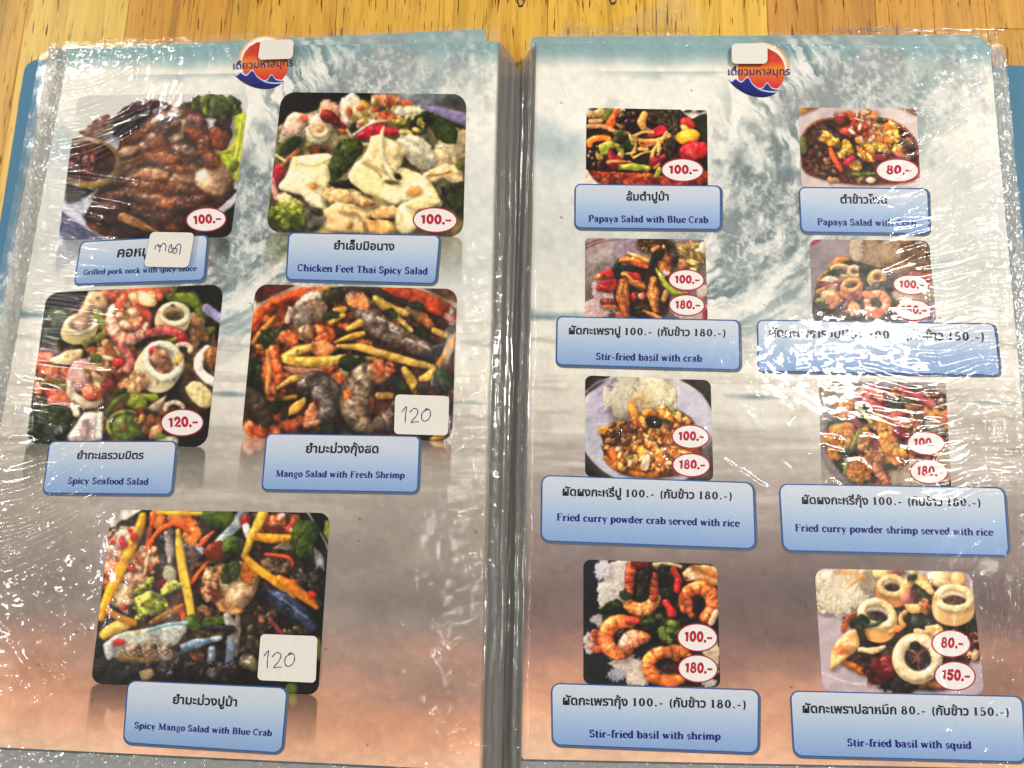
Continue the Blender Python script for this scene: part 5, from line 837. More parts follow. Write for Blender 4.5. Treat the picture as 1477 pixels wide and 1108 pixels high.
    for i in range(60):
        x, y = r2.rand() * 700, r2.rand() * 1040; m = np.clip(1.6 - np.hypot(X - x, Y - y) / (.7 + .6 * r2.rand()), 0, 1); c = mix(c, (52, 46, 42), m * .7)
    return np.clip(c, 0, 1)
DISHES = [  # maker, side, corners, corner radius, name
    (dish_pork, 'L', [(112, 138), (359, 135), (333, 342), (84, 346)], 12, 'grilled pork neck with a bowl of sauce'),
    (dish_feet, 'L', [(406, 133), (673, 136), (668, 342), (384, 335)], 20, 'pale chicken feet salad'),
    (dish_seafood, 'L', [(67, 422), (323, 410), (298, 645), (37, 640)], 19, 'seafood salad with squid rings'),
    (dish_mangoshrimp, 'L', [(369, 410), (660, 417), (652, 636), (348, 631)], 18, 'mango salad with grey raw shrimp'),
    (dish_mangocrab, 'L', [(161, 735), (476, 740), (459, 1003), (131, 986)], 16, 'mango salad with blue crab'),
    (dish_papayacrab, 'R', [(846, 155.5), (1020, 159), (1021, 269), (845, 269)], 3, 'papaya salad with tomatoes'),
    (dish_corn, 'R', [(1152, 155), (1322, 157), (1328, 270), (1156, 270)], 7, 'yellow corn salad'),
    (dish_basilcrab, 'R', [(844, 343.5), (1017, 345.5), (1021, 463), (844, 459)], 6, 'stir-fried crab claws on rice'),
    (dish_basilmix, 'R', [(1168, 345.5), (1340, 347), (1351, 467), (1172, 464)], 10, 'squid rings and shrimp beside rice'),
    (dish_currycrab, 'R', [(844, 541.5), (1025, 548.5), (1029, 694), (844, 688)], 10, 'orange crab curry beside a dome of rice'),
    (dish_curryshrimp, 'R', [(1181, 550), (1364, 552), (1372, 704), (1186, 699)], 4, 'orange shrimp curry with herbs'),
    (dish_basilshrimp, 'R', [(841.5, 807), (1034, 814), (1039, 992), (841.5, 987)], 11, 'four curled shrimp on rice'),
    (dish_squid, 'R', [(1175, 820), (1400.6, 825), (1420, 1003), (1186, 998)], 16, 'big squid rings beside rice')]
CANV = [d[0]() for d in DISHES]
def page_colors(side, P, u, v):
    c = background(u, v, side)
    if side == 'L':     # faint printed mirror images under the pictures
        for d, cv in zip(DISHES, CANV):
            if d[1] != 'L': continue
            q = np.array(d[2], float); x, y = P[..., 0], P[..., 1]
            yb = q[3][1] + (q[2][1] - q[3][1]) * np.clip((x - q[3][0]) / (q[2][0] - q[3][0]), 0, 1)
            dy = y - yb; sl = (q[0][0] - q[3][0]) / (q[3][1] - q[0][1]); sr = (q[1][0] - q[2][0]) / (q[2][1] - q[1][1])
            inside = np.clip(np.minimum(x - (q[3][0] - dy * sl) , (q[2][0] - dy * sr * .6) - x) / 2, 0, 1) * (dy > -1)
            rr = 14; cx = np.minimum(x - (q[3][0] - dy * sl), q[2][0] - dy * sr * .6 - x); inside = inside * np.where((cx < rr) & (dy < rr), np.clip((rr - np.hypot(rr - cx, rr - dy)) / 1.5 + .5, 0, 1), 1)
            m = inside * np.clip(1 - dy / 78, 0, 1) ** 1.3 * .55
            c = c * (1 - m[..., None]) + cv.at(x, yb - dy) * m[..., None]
    return c
def sheet(name, side, q, h, nx, ny, label, colors=True, r=6):
    uu, vv, P, F = rrgrid(q, r, nx, ny)
    W_ = U(side, P[..., 0], P[..., 1], h)
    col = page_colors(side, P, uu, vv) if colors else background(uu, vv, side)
    return part(name, W_, F, PRINT, col=col.reshape(-1, 3), label=label)
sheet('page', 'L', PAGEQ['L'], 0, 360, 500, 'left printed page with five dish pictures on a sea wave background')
sheet('page', 'R', PAGEQ['R'], 0, 350, 500, 'right printed page with eight dish pictures on a sea wave background')
# sheets further down in the two stacks, peeping out at the edges
sheet('under_page', 'L', [(84, 71), (700, 42), (694, 1110), (-98, 1072)], -.0022, 90, 120, 'printed sheet lying under the left page', False)
sheet('under_page', 'L', [(73, 72), (690, 50), (690, 1108), (-112, 1070)], -.0048, 60, 80, 'white edge of a lower sheet on the left', False)
sheet('under_page', 'R', [(766, 53), (1416, 50), (1516, 1108), (757, 1094)], -.0022, 90, 120, 'printed sheet lying under the right page', False)
sheet('under_page', 'R', [(775, 56), (1424, 58), (1524, 1106), (757, 1092)], -.0048, 60, 80, 'lower sheet in the right stack', False)

# the rest of the stack between the covers and the sheets in view
sr = random.Random(11)
for side in 'LR':
    q = np.array(PAGEQ[side], float); c0 = q.mean(0); n = 7
    for k in range(n):
        W_ = U(side, *(q + (c0 - q) * .006).T, -.0056); zt = W_[:, 2].copy()
        W_[:, :2] += np.array([sr.uniform(-.0008, .0008), sr.uniform(-.0012, .0004)])
        lo_, hi_ = .0034 + (zt - .0034) * k / n, .0034 + (zt - .0034) * (k + .86) / n
        V = np.vstack([np.c_[W_[:, :2], lo_], np.c_[W_[:, :2], hi_]])
        part('lower_sheet', V, [(0, 1, 2, 3), (7, 6, 5, 4), (0, 4, 5, 1), (1, 5, 6, 2), (2, 6, 7, 3), (3, 7, 4, 0)], SHEETS, label='sleeved sheet low in the ' + ('left' if side == 'L' else 'right') + ' stack')

# ------------------------------------------------------------------ lettering
ST, TH = .25, .135
def _arc(cx, cy, rx, ry, a0, a1, wt=ST, wn=TH, n=18):
    a = np.radians(np.linspace(a0, a1, n)); w = wn + (wt - wn) * np.abs(np.cos(a)) ** 1.3
    return ('s', np.stack([cx + rx * np.cos(a), cy + ry * np.sin(a)], 1), w)
def _ln(x0, y0, x1, y1, w): return ('s', np.array([(x0, y0), (x1, y1)], float), np.array([w, w]))
def _v(x, y0, y1, w=ST): return _ln(x, y0, x, y1, w)
def _sf(x, y, w=.33): return _ln(x - w / 2, y, x + w / 2, y, .075)
a_ = .035
GL = {
 'a': (.66, [_arc(.24, .2, .17, .17, 0, 360, .14), _v(.46, .03, .5), _arc(.29, .49, .17, .16, 0, 165), _sf(.52, a_, .2)]),
 'b': (.70, [_v(.14, 0, 1), _arc(.39, .34, .21, .31, 0, 360), _sf(.1, 1 - a_, .22)]),
 'c': (.60, [_arc(.33, .34, .23, .31, 45, 318), _ln(.44, .53, .54, .53, .13)]),
 'd': (.72, [_v(.52, 0, 1), _arc(.29, .34, .21, .31, 0, 360), _sf(.48, 1 - a_, .22), _sf(.58, a_, .2)]),
 'e': (.62, [_arc(.33, .34, .23, .31, 0, 318), _ln(.12, .37, .55, .37, .075)]),
 'f': (.44, [_v(.2, 0, .84), _arc(.34, .82, .14, .14, 20, 180), _ln(.04, .64, .42, .64, .075), _sf(.2, a_, .36)]),
 'g': (.64, [_arc(.3, .43, .18, .21, 0, 360, .14), _arc(.31, -.1, .22, .15, 0, 360, .12), _ln(.2, .22, .2, .06, .09), _ln(.44, .6, .6, .62, .09)]),
 'h': (.76, [_v(.15, 0, 1), _arc(.38, .42, .2, .22, 0, 175), _v(.58, 0, .44), _sf(.15, a_), _sf(.58, a_), _sf(.1, 1 - a_, .2)]),
 'i': (.36, [_v(.18, 0, .65), _ln(.1, .87, .26, .87, .16), _sf(.18, a_), _sf(.12, .65 - a_, .2)]),
 'k': (.74, [_v(.15, 0, 1), _ln(.2, .28, .56, .62, .085), _ln(.32, .36, .6, .03, ST), _sf(.15, a_), _sf(.58, a_, .28), _sf(.55, .63, .26), _sf(.1, 1 - a_, .2)]),
 'l': (.36, [_v(.18, 0, 1), _sf(.18, a_), _sf(.13, 1 - a_, .22)]),
 'm': (1.10, [_v(.15, 0, .65), _arc(.36, .42, .18, .22, 0, 175), _v(.54, 0, .44), _arc(.74, .42, .19, .22, 0, 175), _v(.93, 0, .44), _sf(.15, a_, .28), _sf(.54, a_, .28), _sf(.93, a_, .28), _sf(.1, .65 - a_, .2)]),
 'n': (.76, [_v(.15, 0, .65), _arc(.38, .42, .2, .22, 0, 175), _v(.58, 0, .44), _sf(.15, a_), _sf(.58, a_), _sf(.1, .65 - a_, .2)]),
 'o': (.66, [_arc(.33, .34, .23, .31, 0, 360)]),
 'p': (.72, [_v(.15, -.3, .65), _arc(.4, .34, .21, .31, 0, 360), _sf(.15, -.3 + a_), _sf(.1, .65 - a_, .2)]),
 'q': (.72, [_v(.53, -.3, .65), _arc(.29, .34, .21, .31, 0, 360), _sf(.53, -.3 + a_)]),
 'r': (.54, [_v(.15, 0, .65), _arc(.36, .44, .19, .19, 60, 175), _ln(.38, .55, .5, .55, .14), _sf(.17, a_, .38), _sf(.1, .65 - a_, .2)]),
 's': (.54, [_arc(.27, .48, .16, .145, 20, 265, .16, .15), _arc(.27, .185, .17, .145, -160, 85, .16, .15)]),
 't': (.44, [_v(.19, .12, .86), _arc(.31, .14, .12, .12, 180, 300), _ln(.04, .63, .4, .63, .075)]),
 'u': (.76, [_v(.16, .2, .65), _arc(.36, .22, .2, .19, 180, 360), _v(.57, 0, .65), _sf(.1, .65 - a_, .2), _sf(.51, .65 - a_, .2), _sf(.62, a_, .2)]),
 'v': (.66, [_ln(.13, .63, .34, .03, ST), _ln(.34, .03, .54, .63, .085), _sf(.13, .65 - a_, .3), _sf(.54, .65 - a_, .24)]),
 'w': (.98, [_ln(.13, .63, .31, .03, ST), _ln(.31, .03, .49, .6, .085), _ln(.47, .63, .66, .03, ST), _ln(.66, .03, .86, .63, .085), _sf(.13, .65 - a_, .3), _sf(.86, .65 - a_, .24), _sf(.47, .65 - a_, .24)]),
 'y': (.68, [_ln(.14, .63, .35, .03, ST), _ln(.55, .63, .28, -.22, .085), _ln(.16, -.24, .28, -.24, .12), _sf(.14, .65 - a_, .3), _sf(.55, .65 - a_, .24)]),
 'B': (.84, [_v(.2, 0, 1), _arc(.4, .75, .22, .215, -90, 90), _arc(.42, .27, .26, .235, -90, 90), _ln(.05, .965, .42, .965, .075), _ln(.1, .52, .42, .52, .075), _ln(.05, a_, .44, a_, .075)]),
 'C': (.86, [_arc(.45, .5, .33, .46, 42, 318, .18), _ln(.72, .97, .72, .66, .075)]),
 'F': (.78, [_v(.2, 0, 1), _ln(.05, .965, .7, .965, .075), _ln(.7, .99, .7, .72, .075), _ln(.2, .52, .5, .52, .075), _ln(.5, .66, .5, .4, .075), _sf(.2, a_, .36)]),
 'G': (.92, [_arc(.45, .5, .33, .46, 42, 318, .18), _ln(.72, .97, .72, .66, .075), _v(.74, .06, .42), _sf(.72, .42, .36)]),
 'M': (1.14, [_ln(.18, 0, .18, 1, .085), _ln(.2, .98, .55, .06, ST), _ln(.55, .06, .9, .98, .085), _v(.93, 0, 1), _sf(.18, a_, .32), _sf(.93, a_, .36), _sf(.14, .965, .26), _sf(.97, .965, .26)]),
 'P': (.80, [_v(.2, 0, 1), _arc(.42, .73, .25, .235, -90, 90), _ln(.05, .965, .44, .965, .075), _ln(.2, .5, .44, .5, .075), _sf(.2, a_, .38)]),
 'S': (.70, [_arc(.34, .73, .22, .21, 20, 265, .2, .17), _arc(.35, .27, .23, .22, -160, 85, .2, .17), _ln(.55, .96, .55, .72, .075), _ln(.09, .3, .09, .04, .075)]),
 'T': (.82, [_v(.41, 0, 1), _ln(.06, .965, .76, .965, .075), _ln(.07, .99, .07, .72, .075), _ln(.75, .99, .75, .72, .075), _sf(.41, a_, .36)]),
 '-': (.5, [_ln(.05, .34, .45, .34, .15)]), ' ': (.34, []),
 '0': (.74, [_arc(.37, .5, .25, .45, 0, 360)]), '1': (.56, [_v(.28, 0, .98), _sf(.28, a_, .42), _ln(.1, .86, .28, .95, .09)]),
 '8': (.74, [_arc(.37, .74, .2, .2, 0, 360, .17), _arc(.37, .27, .25, .24, 0, 360)]), '5': (.72, [_ln(.17, .94, .6, .94, .12), _v(.19, .5, .96, .09), _arc(.34, .31, .26, .27, 130, -150)]),
 '.': (.32, [_ln(.06, .1, .26, .1, .2)]), '(': (.42, [_arc(.44, .4, .28, .62, 115, 245, .2, .12)]), ')': (.42, [_arc(-.02, .4, .28, .62, -65, 65, .2, .12)])}
rp = lambda pts: np.array(pts, float)
def _a(cx, cy, rx, ry, a0, a1, n=16):
    a = np.radians(np.linspace(a0, a1, n)); return np.stack([cx + rx * np.cos(a), cy + ry * np.sin(a)], 1)
BW = .27
DG = {  # fat rounded digits of the price ovals
 '0': (.78, [('r', _a(.39, .5, .25, .38, 0, 360), BW)]), '1': (.52, [('r', rp([(.14, .74), (.30, .86), (.30, .13)]), BW)]),
 '2': (.74, [('r', np.vstack([_a(.37, .66, .22, .22, 165, -40), [(.16, .13), (.62, .13)]]), BW)]), '5': (.74, [('r', np.vstack([[(.60, .87), (.2, .87), (.18, .53)], _a(.36, .35, .24, .23, 110, -150)]), BW)]),
 '8': (.78, [('r', _a(.39, .70, .19, .19, 0, 360), BW * .82), ('r', _a(.39, .29, .25, .21, 0, 360), BW * .82)]), '.': (.34, [('r', rp([(.15, .12), (.16, .12)]), BW * 1.1)]), '-': (.6, [('r', rp([(.08, .42), (.5, .42)]), BW * .7)])}
def strokes(text, GLY, ls=.02, sx=1.0):
    x = 0; V = []; F = []; Z = []
    for ch in text:
        adv, ops = GLY[ch]
        for k, (kind, p, w) in enumerate(ops):
            p = np.asarray(p, float) * np.array([sx, 1]) + np.array([x, 0]); w = np.full(len(p), w) if np.ndim(w) == 0 else np.asarray(w)
            d = np.gradient(p, axis=0) if len(p) > 2 else np.repeat(p[1:] - p[:1], 2, 0)
            closed = len(p) > 3 and np.hypot(*(p[0] - p[-1])) < 1e-6
            if closed: d[0] = d[-1] = p[1] - p[-2]
            nrm = np.stack([-d[:, 1], d[:, 0]], 1); nrm = nrm / (np.hypot(*nrm.T)[:, None] + 1e-12)
            a = p + nrm * w[:, None] / 2; b = p - nrm * w[:, None] / 2; i0 = len(V)
            z = (k + 1) * 1.0
            for q, r in zip(a, b): V += [q, r]; Z += [z, z]
            for j in range(len(p) - 1): F.append((i0 + 2 * j, i0 + 2 * j + 1, i0 + 2 * j + 3, i0 + 2 * j + 2))
            if kind == 'r' and not closed:
                for e, sgn in ((0, -1), (-1, 1)):
                    th = math.atan2(d[e][1], d[e][0]); j0 = len(V); m = 7
                    for t in np.linspace(-90, 90, m):
                        A_ = th + math.radians(t) + (0 if sgn > 0 else math.pi); V.append(p[e] + w[e] / 2 * np.array([math.cos(A_), math.sin(A_)])); Z.append(z)
                    F.append(tuple(range(j0, j0 + m)))
        x += adv * sx + ls
    return np.array(V), F, np.array(Z), x - ls
def thai(text, bold=.03):
    cu = bpy.data.curves.new('t', 'FONT'); cu.body = text; cu.size = 1; cu.offset = bold; cu.resolution_u = 3
    o = bpy.data.objects.new('t', cu); sc.collection.objects.link(o)
    bpy.context.view_layer.update()
    dg = bpy.context.evaluated_depsgraph_get(); me = bpy.data.meshes.new_from_object(o.evaluated_get(dg))
    V = np.array([v.co[:2] for v in me.vertices]); F = [tuple(p.vertices) for p in me.polygons]
    bpy.data.objects.remove(o); bpy.data.curves.remove(cu); bpy.data.meshes.remove(me)
    V[:, 0] -= V[:, 0].min(); return V, F, np.zeros(len(V)), V[:, 0].max()
import re
KO = float(thai('ก')[0][:, 1].max())
def caption_line(text):
    V, F, Z, x = [], [], [], 0.0
    for run in re.split(r'([0-9().\- ]+)', text):
        if not run: continue
        if run[0] in '0123456789().- ':
            v, f, z, wd_ = strokes(run, GL, .20); k = KO * 1.12; v = v * k; wd_ = wd_ * k + .03
        else: v, f, z, wd_ = thai(run)
        i = len(V); V += [(a[0] + x, a[1]) for a in v]; F += [tuple(q + i for q in t) for t in f]; Z += list(z); x += wd_ + .02
    return np.array(V), F, np.array(Z, float), x
def lay(name, side, tri, p0, p1, hpx, h, col, parent, center=False, label=None, slant=None, zs=6e-6):
    """lay lettering between two pixels of its base line; hpx = pixel height of one letter unit"""
    V, F, Z, wd_ = tri; p0 = np.array(p0, float); p1 = np.array(p1, float); e = (p1 - p0) / wd_
    up = np.array([0, -1.0]) if slant is None else np.array(slant, float)
    P = p0 + V[:, :1] * e + V[:, 1:2] * up * hpx
    q = U(side, P[:, 0], P[:, 1], 0); W_ = np.array([U(side, a[0], a[1], h + z * zs) for a, z in zip(P, Z)]) if Z.any() else U(side, P[:, 0], P[:, 1], h)
    return part(name, W_, F, PRINT, col=np.repeat(np.array([col]) / 255., len(P), 0), parent=parent, label=label)

# ------------------------------------------------------------------ pictures, prices, captions
dish_obj = []
for (fn, side, q, r, nm), cv in zip(DISHES, CANV):
    q = np.array(q, float); w = (np.hypot(*(q[1] - q[0])) + np.hypot(*(q[2] - q[3]))) / 2; hh = (np.hypot(*(q[3] - q[0])) + np.hypot(*(q[2] - q[1]))) / 2
    k = cv.sc * .95
    uu, vv, P, F = rrgrid(q, r, int(w * k), int(hh * k))
    col = cv.at(P[..., 0], P[..., 1])
    if fn is dish_pork:      # this picture has no frame: its pale top fades into the page
        un = (P[..., 0]); m = np.clip((.26 - vv - .18 * (uu - .35)) / .1, 0, 1) * (col.mean(-1) > .6)
        bgc = np.array([222, 220, 212]) / 255.; col = col * (1 - m[..., None]) + bgc * m[..., None]
    dish_obj.append(part('dish_photo', U(side, P[..., 0], P[..., 1], .00012), F, PRINT, col=col.reshape(-1, 3), label='printed picture of ' + nm))
def oval(cx, cy, rx, ry, rot, side, h, col, n=44):
    a = np.linspace(0, 2 * math.pi, n, endpoint=False); r = math.radians(rot); x = rx * np.cos(a); y = ry * np.sin(a)
    return U(side, cx + x * math.cos(r) - y * math.sin(r), cy + x * math.sin(r) + y * math.cos(r), h)
BADGES = [(0, '100.-', 297.4, 316.9, 29.5, 17.8, -3), (1, '100.-', 627.5, 317.5, 32.5, 18.6, 2), (2, '120.-', 262.8, 609.7, 31.3, 20, -1),
          (5, '100.-', 984.4, 245.5, 31, 17.2, 1), (6, '80.-', 1294.6, 246, 31.5, 17.4, 1), (7, '100.-', 990, 404, 26.4, 15.8, 2), (7, '180.-', 990.7, 440.4, 26.4, 16, 2),
          (8, '100.-', 1314, 411, 26.5, 15, 3), (8, '180.-', 1317.3, 447.6, 26.8, 15.8, 3), (9, '100.-', 996, 630, 27.6, 17.6, 2), (9, '180.-', 997, 671, 27.8, 17.6, 2),
          (10, '100.-', 1335.7, 639.5, 27.8, 17.4, 2), (10, '180.-', 1340, 680.5, 28.2, 18.2, 3), (11, '100.-', 1006, 919.7, 29.6, 20.6, 3), (11, '180.-', 1006.6, 964.6, 29.2, 20.4, 3),
          (12, '80.-', 1371.9, 928.5, 28.6, 20.2, 3), (12, '150.-', 1377.4, 975.2, 30.2, 21.4, 3)]
for i, txt, cx, cy, rx, ry, rot in BADGES:
    side = DISHES[i][1]; n = 44
    V = np.vstack([oval(cx, cy, rx, ry, rot, side, .0002, None), oval(cx, cy, rx - 2.0, ry - 1.9, rot, side, .00026, None)])
    # shadow edge + red rim + white field + digits, one printed badge
    tri = strokes(txt, DG, .03); wpx = rx * (1.36 if len(txt) > 4 else 1.14); hpx = ry * .78
    r = math.radians(rot); e = np.array([math.cos(r), math.sin(r)]); up = np.array([math.sin(r), -math.cos(r)])
    c0 = np.array([cx + rx * .05, cy]) - up * hpx * .42 - e * wpx / 2
    T = c0 + tri[0][:, :1] * e * (wpx / tri[3]) + tri[0][:, 1:] * up * hpx
    TW = np.array([U(side, a[0], a[1], .00032 + z * 8e-6) for a, z in zip(T, tri[2])])
    sh = U(side, T[:, 0] + .9, T[:, 1] + 1.1, .00029)
    F = [tuple(range(n))[::-1], tuple(range(n, 2 * n))[::-1]]
    b = 2 * n; F += [tuple(k + b for k in f) for f in tri[1]]
    col = np.vstack([np.repeat([[176, 32, 58]], n, 0), np.repeat([[244, 238, 236]], n, 0), np.repeat([[186, 24, 54]], len(T), 0)]) / 255.
    part('price_badge', np.vstack([V, TW]), F, PRINT, col=col, parent=dish_obj[i], label='white oval price badge reading ' + txt)
CAPS = [  # dish, corners, thai, thai base line, english, english base line
    (0, [(116, 348), (300.5, 338.5), (295, 405), (106, 411)], 'คอหมูย่าง', (168.5, 371), (247, 367.4), 'Grilled pork neck with spicy sauce', (119.5, 396.6), (283, 390.8)),
    (1, [(416, 335), (635, 339), (629, 410), (412, 404)], 'ยำเล็บมือนาง', (481.5, 359.6), (569, 361), 'Chicken Feet Thai Spicy Salad', (428.5, 391), (617, 396.2)),
    (2, [(71, 636), (255, 636), (248, 714), (61, 712)], 'ยำทะเลรวมมิตร', (110.6, 662), (207, 662), 'Spicy Seafood Salad', (97, 698), (214, 699.5)),
    (3, [(384, 625), (606, 628.5), (603, 711), (377, 707)], 'ยำมะม่วงกุ้งสด', (440.7, 653), (546, 653.4), 'Mango Salad with Fresh Shrimp', (397.5, 687.6), (583.5, 690)),
    (4, [(184, 981), (415, 991.5), (407, 1087), (177, 1072)], 'ยำมะม่วงปูม้า', (248.8, 1015), (342, 1019), 'Spicy Mango Salad with Blue Crab', (193.5, 1050.7), (392, 1062)),
    (5, [(829, 265), (1040, 267.5), (1040, 332), (828.6, 329.5)], 'ส้มตำปูม้า', (903.4, 289), (965, 289), 'Papaya Salad with Blue Crab', (848.7, 320), (1021.6, 321.8)),
    (6, [(1152, 269.6), (1339, 271.5), (1341, 338), (1155, 335.5)], 'ตำข้าวโพด', (1212.3, 293.2), (1280, 293.8), 'Papaya Salad with Corn', (1179, 324.7), (1322, 326.8)),
    (7, [(803, 456), (1066.6, 461.5), (1068, 534.5), (801.6, 527)], 'ผัดกะเพราปู 100.- (กับข้าว 180.-)', (820.4, 481.8), (1047.8, 485.6), 'Stir-fried basil with crab', (859.5, 519), (1012.6, 522)),
    (8, [(1092, 461), (1435, 466.5), (1443.5, 542), (1093, 536)], 'ผัดกะเพรารวมมิตร 100.- (กับข้าว 180.-)', (1109, 486), (1421, 491.6), '', None, None),
    (9, [(781, 685), (1087, 695.6), (1090.4, 792.5), (780, 781)], 'ผัดผงกะหรี่ปู 100.- (กับข้าว 180.-)', (811.3, 714.6), (1057, 721), 'Fried curry powder crab served with rice', (803, 751), (1066.7, 760)),
    (10, [(1123.5, 697.5), (1449, 703), (1456, 802.5), (1129, 795)], 'ผัดผงกะหรี่กุ้ง 100.- (กับข้าว 180.-)', (1157, 726.6), (1416, 730.6), 'Fried curry powder shrimp served with rice', (1147, 766.4), (1432.7, 773)),
    (11, [(795, 985), (1095, 994.5), (1094, 1087), (796, 1075)], 'ผัดกะเพรากุ้ง 100.- (กับข้าว 180.-)', (811.9, 1016.4), (1077.4, 1022), 'Stir-fried basil with shrimp', (850, 1063.5), (1039.6, 1067.4)),
    (12, [(1139.5, 996), (1475, 1004), (1480, 1100), (1144.6, 1091)], 'ผัดกะเพราปลาหมึก 80.- (กับข้าว 150.-)', (1158, 1028), (1457, 1033), 'Stir-fried basil with squid', (1222.3, 1076.4), (1401.9, 1080.5))]
for i, q, th, t0, t1, en, e0, e1 in CAPS:
    side = DISHES[i][1]; q = np.array(q, float); ctr = q.mean(0); rad = 9 if q[2][1] - q[1][1] < 90 else 13
    Vs, Fs, Cs = [], [], []; off = 0
    for grow, hh, kind in ((1.6, .00018, 's'), (0, .00024, 'b'), (-1.8, .0003, 'p')):
        qq = q + np.sign(q - ctr) * grow + (np.array([1.2, 1.6]) if kind == 's' else 0)
        uu, vv, P, F = rrgrid(qq, rad + grow, 8, 14)
        n = uu.size
        if kind == 's': c = np.repeat([[96, 104, 120]], n, 0) / 255.
        elif kind == 'b': c = np.repeat([[46, 92, 160]], n, 0) / 255.
        else:
            t = np.clip(vv.ravel(), 0, 1)[:, None]; st = np.array([[212, 218, 230], [196, 210, 230], [164, 190, 226], [138, 170, 218]]) / 255.
            c = np.stack([np.interp(t[:, 0], [0, .3, .65, 1], st[:, k]) for k in range(3)], 1)
        Vs.append(U(side, P[..., 0], P[..., 1], hh).reshape(-1, 3)); Fs.append(F + off); Cs.append(c); off += n
    cap = part('caption_panel', np.vstack(Vs), np.vstack(Fs), PRINT, col=np.vstack(Cs), label='blue caption panel' + (' reading ' + en if en else ' with the dish name in Thai'))
    tri = caption_line(th); sl = (q[0] - q[3]) / np.hypot(*(q[0] - q[3])); wpx = np.hypot(*(np.array(t1) - np.array(t0)))
    lay('thai_name', side, tri, t0, t1, wpx / tri[3] * .98, .00038, (22, 22, 26), cap, slant=sl, label='black Thai dish name')
    tri2 = (tri[0], tri[1], tri[2], tri[3])
    if en:
        tri = strokes(en, GL, .03); w = np.hypot(*(np.array(e1) - np.array(e0)))
        lay('english_name', side, tri, e0, e1, min(w / tri[3] * .97, 11), .00036, (26, 26, 122), cap, slant=sl, label='navy English dish name')
# ------------------------------------------------------------------ logo
def shape(side, pts, h, tr):
    p = tr(np.asarray(pts, float)); return U(side, p[:, 0], p[:, 1], h)
def circ(cx, cy, rx, ry, a0, a1, n=40): a = np.radians(np.linspace(a0, a1, n)); return np.stack([cx + rx * np.cos(a), cy + ry * np.sin(a)], 1)
def band_pts(cx, cy, r0, r1, a0, a1, n=40): return np.vstack([circ(cx, cy, r0, r0, a0, a1, n), circ(cx, cy, r1, r1, a1, a0, n)])
def logo(side, tr):
    V, F, Cc = [], [], []
    def add(pts, h, col):
        p = shape(side, pts, h, tr); F.append(tuple(range(len(V), len(V) + len(p)))[::-1]); V.extend(p)
        Cc.extend([np.array(col) / 255.] * len(p) if np.ndim(col) == 1 else list(np.array(col) / 255.))
    def strip(a, b, h, ca, cb):
        pa, pb = shape(side, a, h, tr), shape(side, b, h, tr); i = len(V); n = len(pa); V.extend(pa); V.extend(pb); Cc.extend([np.array(ca) / 255.] * n + [np.array(cb) / 255.] * n)
        for k in range(n - 1): F.append((i + k, i + n + k, i + n + k + 1, i + k + 1))
    strip(circ(720, 640, 500, 500, 185, 355), circ(720, 640, 455, 470, 185, 355), .00014, (236, 176, 96), (240, 200, 140))
    strip(circ(720, 640, 455, 470, 180, 360), circ(715, 660, 412, 400, 180, 360), .00015, (244, 236, 228), (244, 236, 228))
    # sun, red to orange to red
    for k in range(10):
        y0, y1 = 250 + k * 75, 250 + (k + 1) * 75; x = lambda y: 425 * math.sqrt(max(0, 1 - ((y - 650) / 420) ** 2))
        t = lambda y: np.array([np.interp(y, [250, 480, 610, 760, 1000], ch) for ch in ([200, 214, 240, 226, 204], [50, 66, 150, 92, 40], [40, 40, 40, 44, 50])])
        strip([(715 - x(y0), y0), (715 + x(y0), y0)], [(715 - x(y1), y1), (715 + x(y1), y1)], .00018, t(y0), t(y1))
    wav = smooth([(130, 800), (190, 830), (260, 785), (320, 830), (380, 835), (475, 760), (560, 880), (690, 975), (820, 1010), (920, 1020), (1010, 1010)])
    bot = circ(700, 640, 560, 475, 160, 62, len(wav))
    bot = np.stack([np.interp(np.linspace(0, 1, len(wav)), [0, .25, .5, .75, 1], [130, 300, 500, 760, 1010]), np.interp(np.linspace(0, 1, len(wav)), [0, .25, .5, .75, 1], [805, 970, 1070, 1110, 1015])], 1)
    bot = smooth([(130, 805), (250, 930), (420, 1040), (600, 1100), (780, 1110), (920, 1070), (1010, 1012)], 12); bot = bot[np.linspace(0, len(bot) - 1, len(wav)).astype(int)]
    strip(wav, bot, .00022, (26, 44, 150), (14, 22, 74))
    strip(wav + [0, -14], wav + [0, 10], .00026, (206, 206, 240), (206, 206, 240))
    w2 = smooth([(650, 960), (740, 950), (820, 860), (900, 950), (1040, 980)]); b2 = np.linspace(w2[0] + [30, 20], w2[-1] + [-20, 20], len(w2)) + np.stack([np.zeros(len(w2)), 18 * np.sin(np.linspace(0, 3.14, len(w2)))], 1)
    strip(w2, b2, .00021, (24, 56, 130), (30, 60, 110)); strip(w2 + [0, -12], w2 + [0, 8], .00025, (214, 206, 236), (214, 206, 236))
    strip(smooth([(850, 400), (920, 375), (1000, 350)]), smooth([(860, 440), (930, 400), (1000, 362)]), .0002, (200, 60, 60), (206, 90, 90))
    lg = part('logo', V, F, PRINT, col=np.array(Cc), label='round orange sun and blue wave emblem')
    tri = thai('เตี๋ยวมหาสมุทร', .012); p0 = tr(np.array([[130., 715.]]))[0]; p1 = tr(np.array([[1228., 712.]]))[0]; p2 = tr(np.array([[130., 615.]]))[0]
    hp = np.hypot(*(p1 - p0)) / tri[3] * .95
    for dx, h, col in ((0, .00036, (40, 48, 112)),): lay('logo_text', side, tri, p0, p1, hp, h, col, lg, label='dark blue Thai shop name across the emblem')
    return lg
logo('R', lambda p: np.stack([1040 + p[:, 0] / 12.31, 50 + p[:, 1] / 12.31], 1))
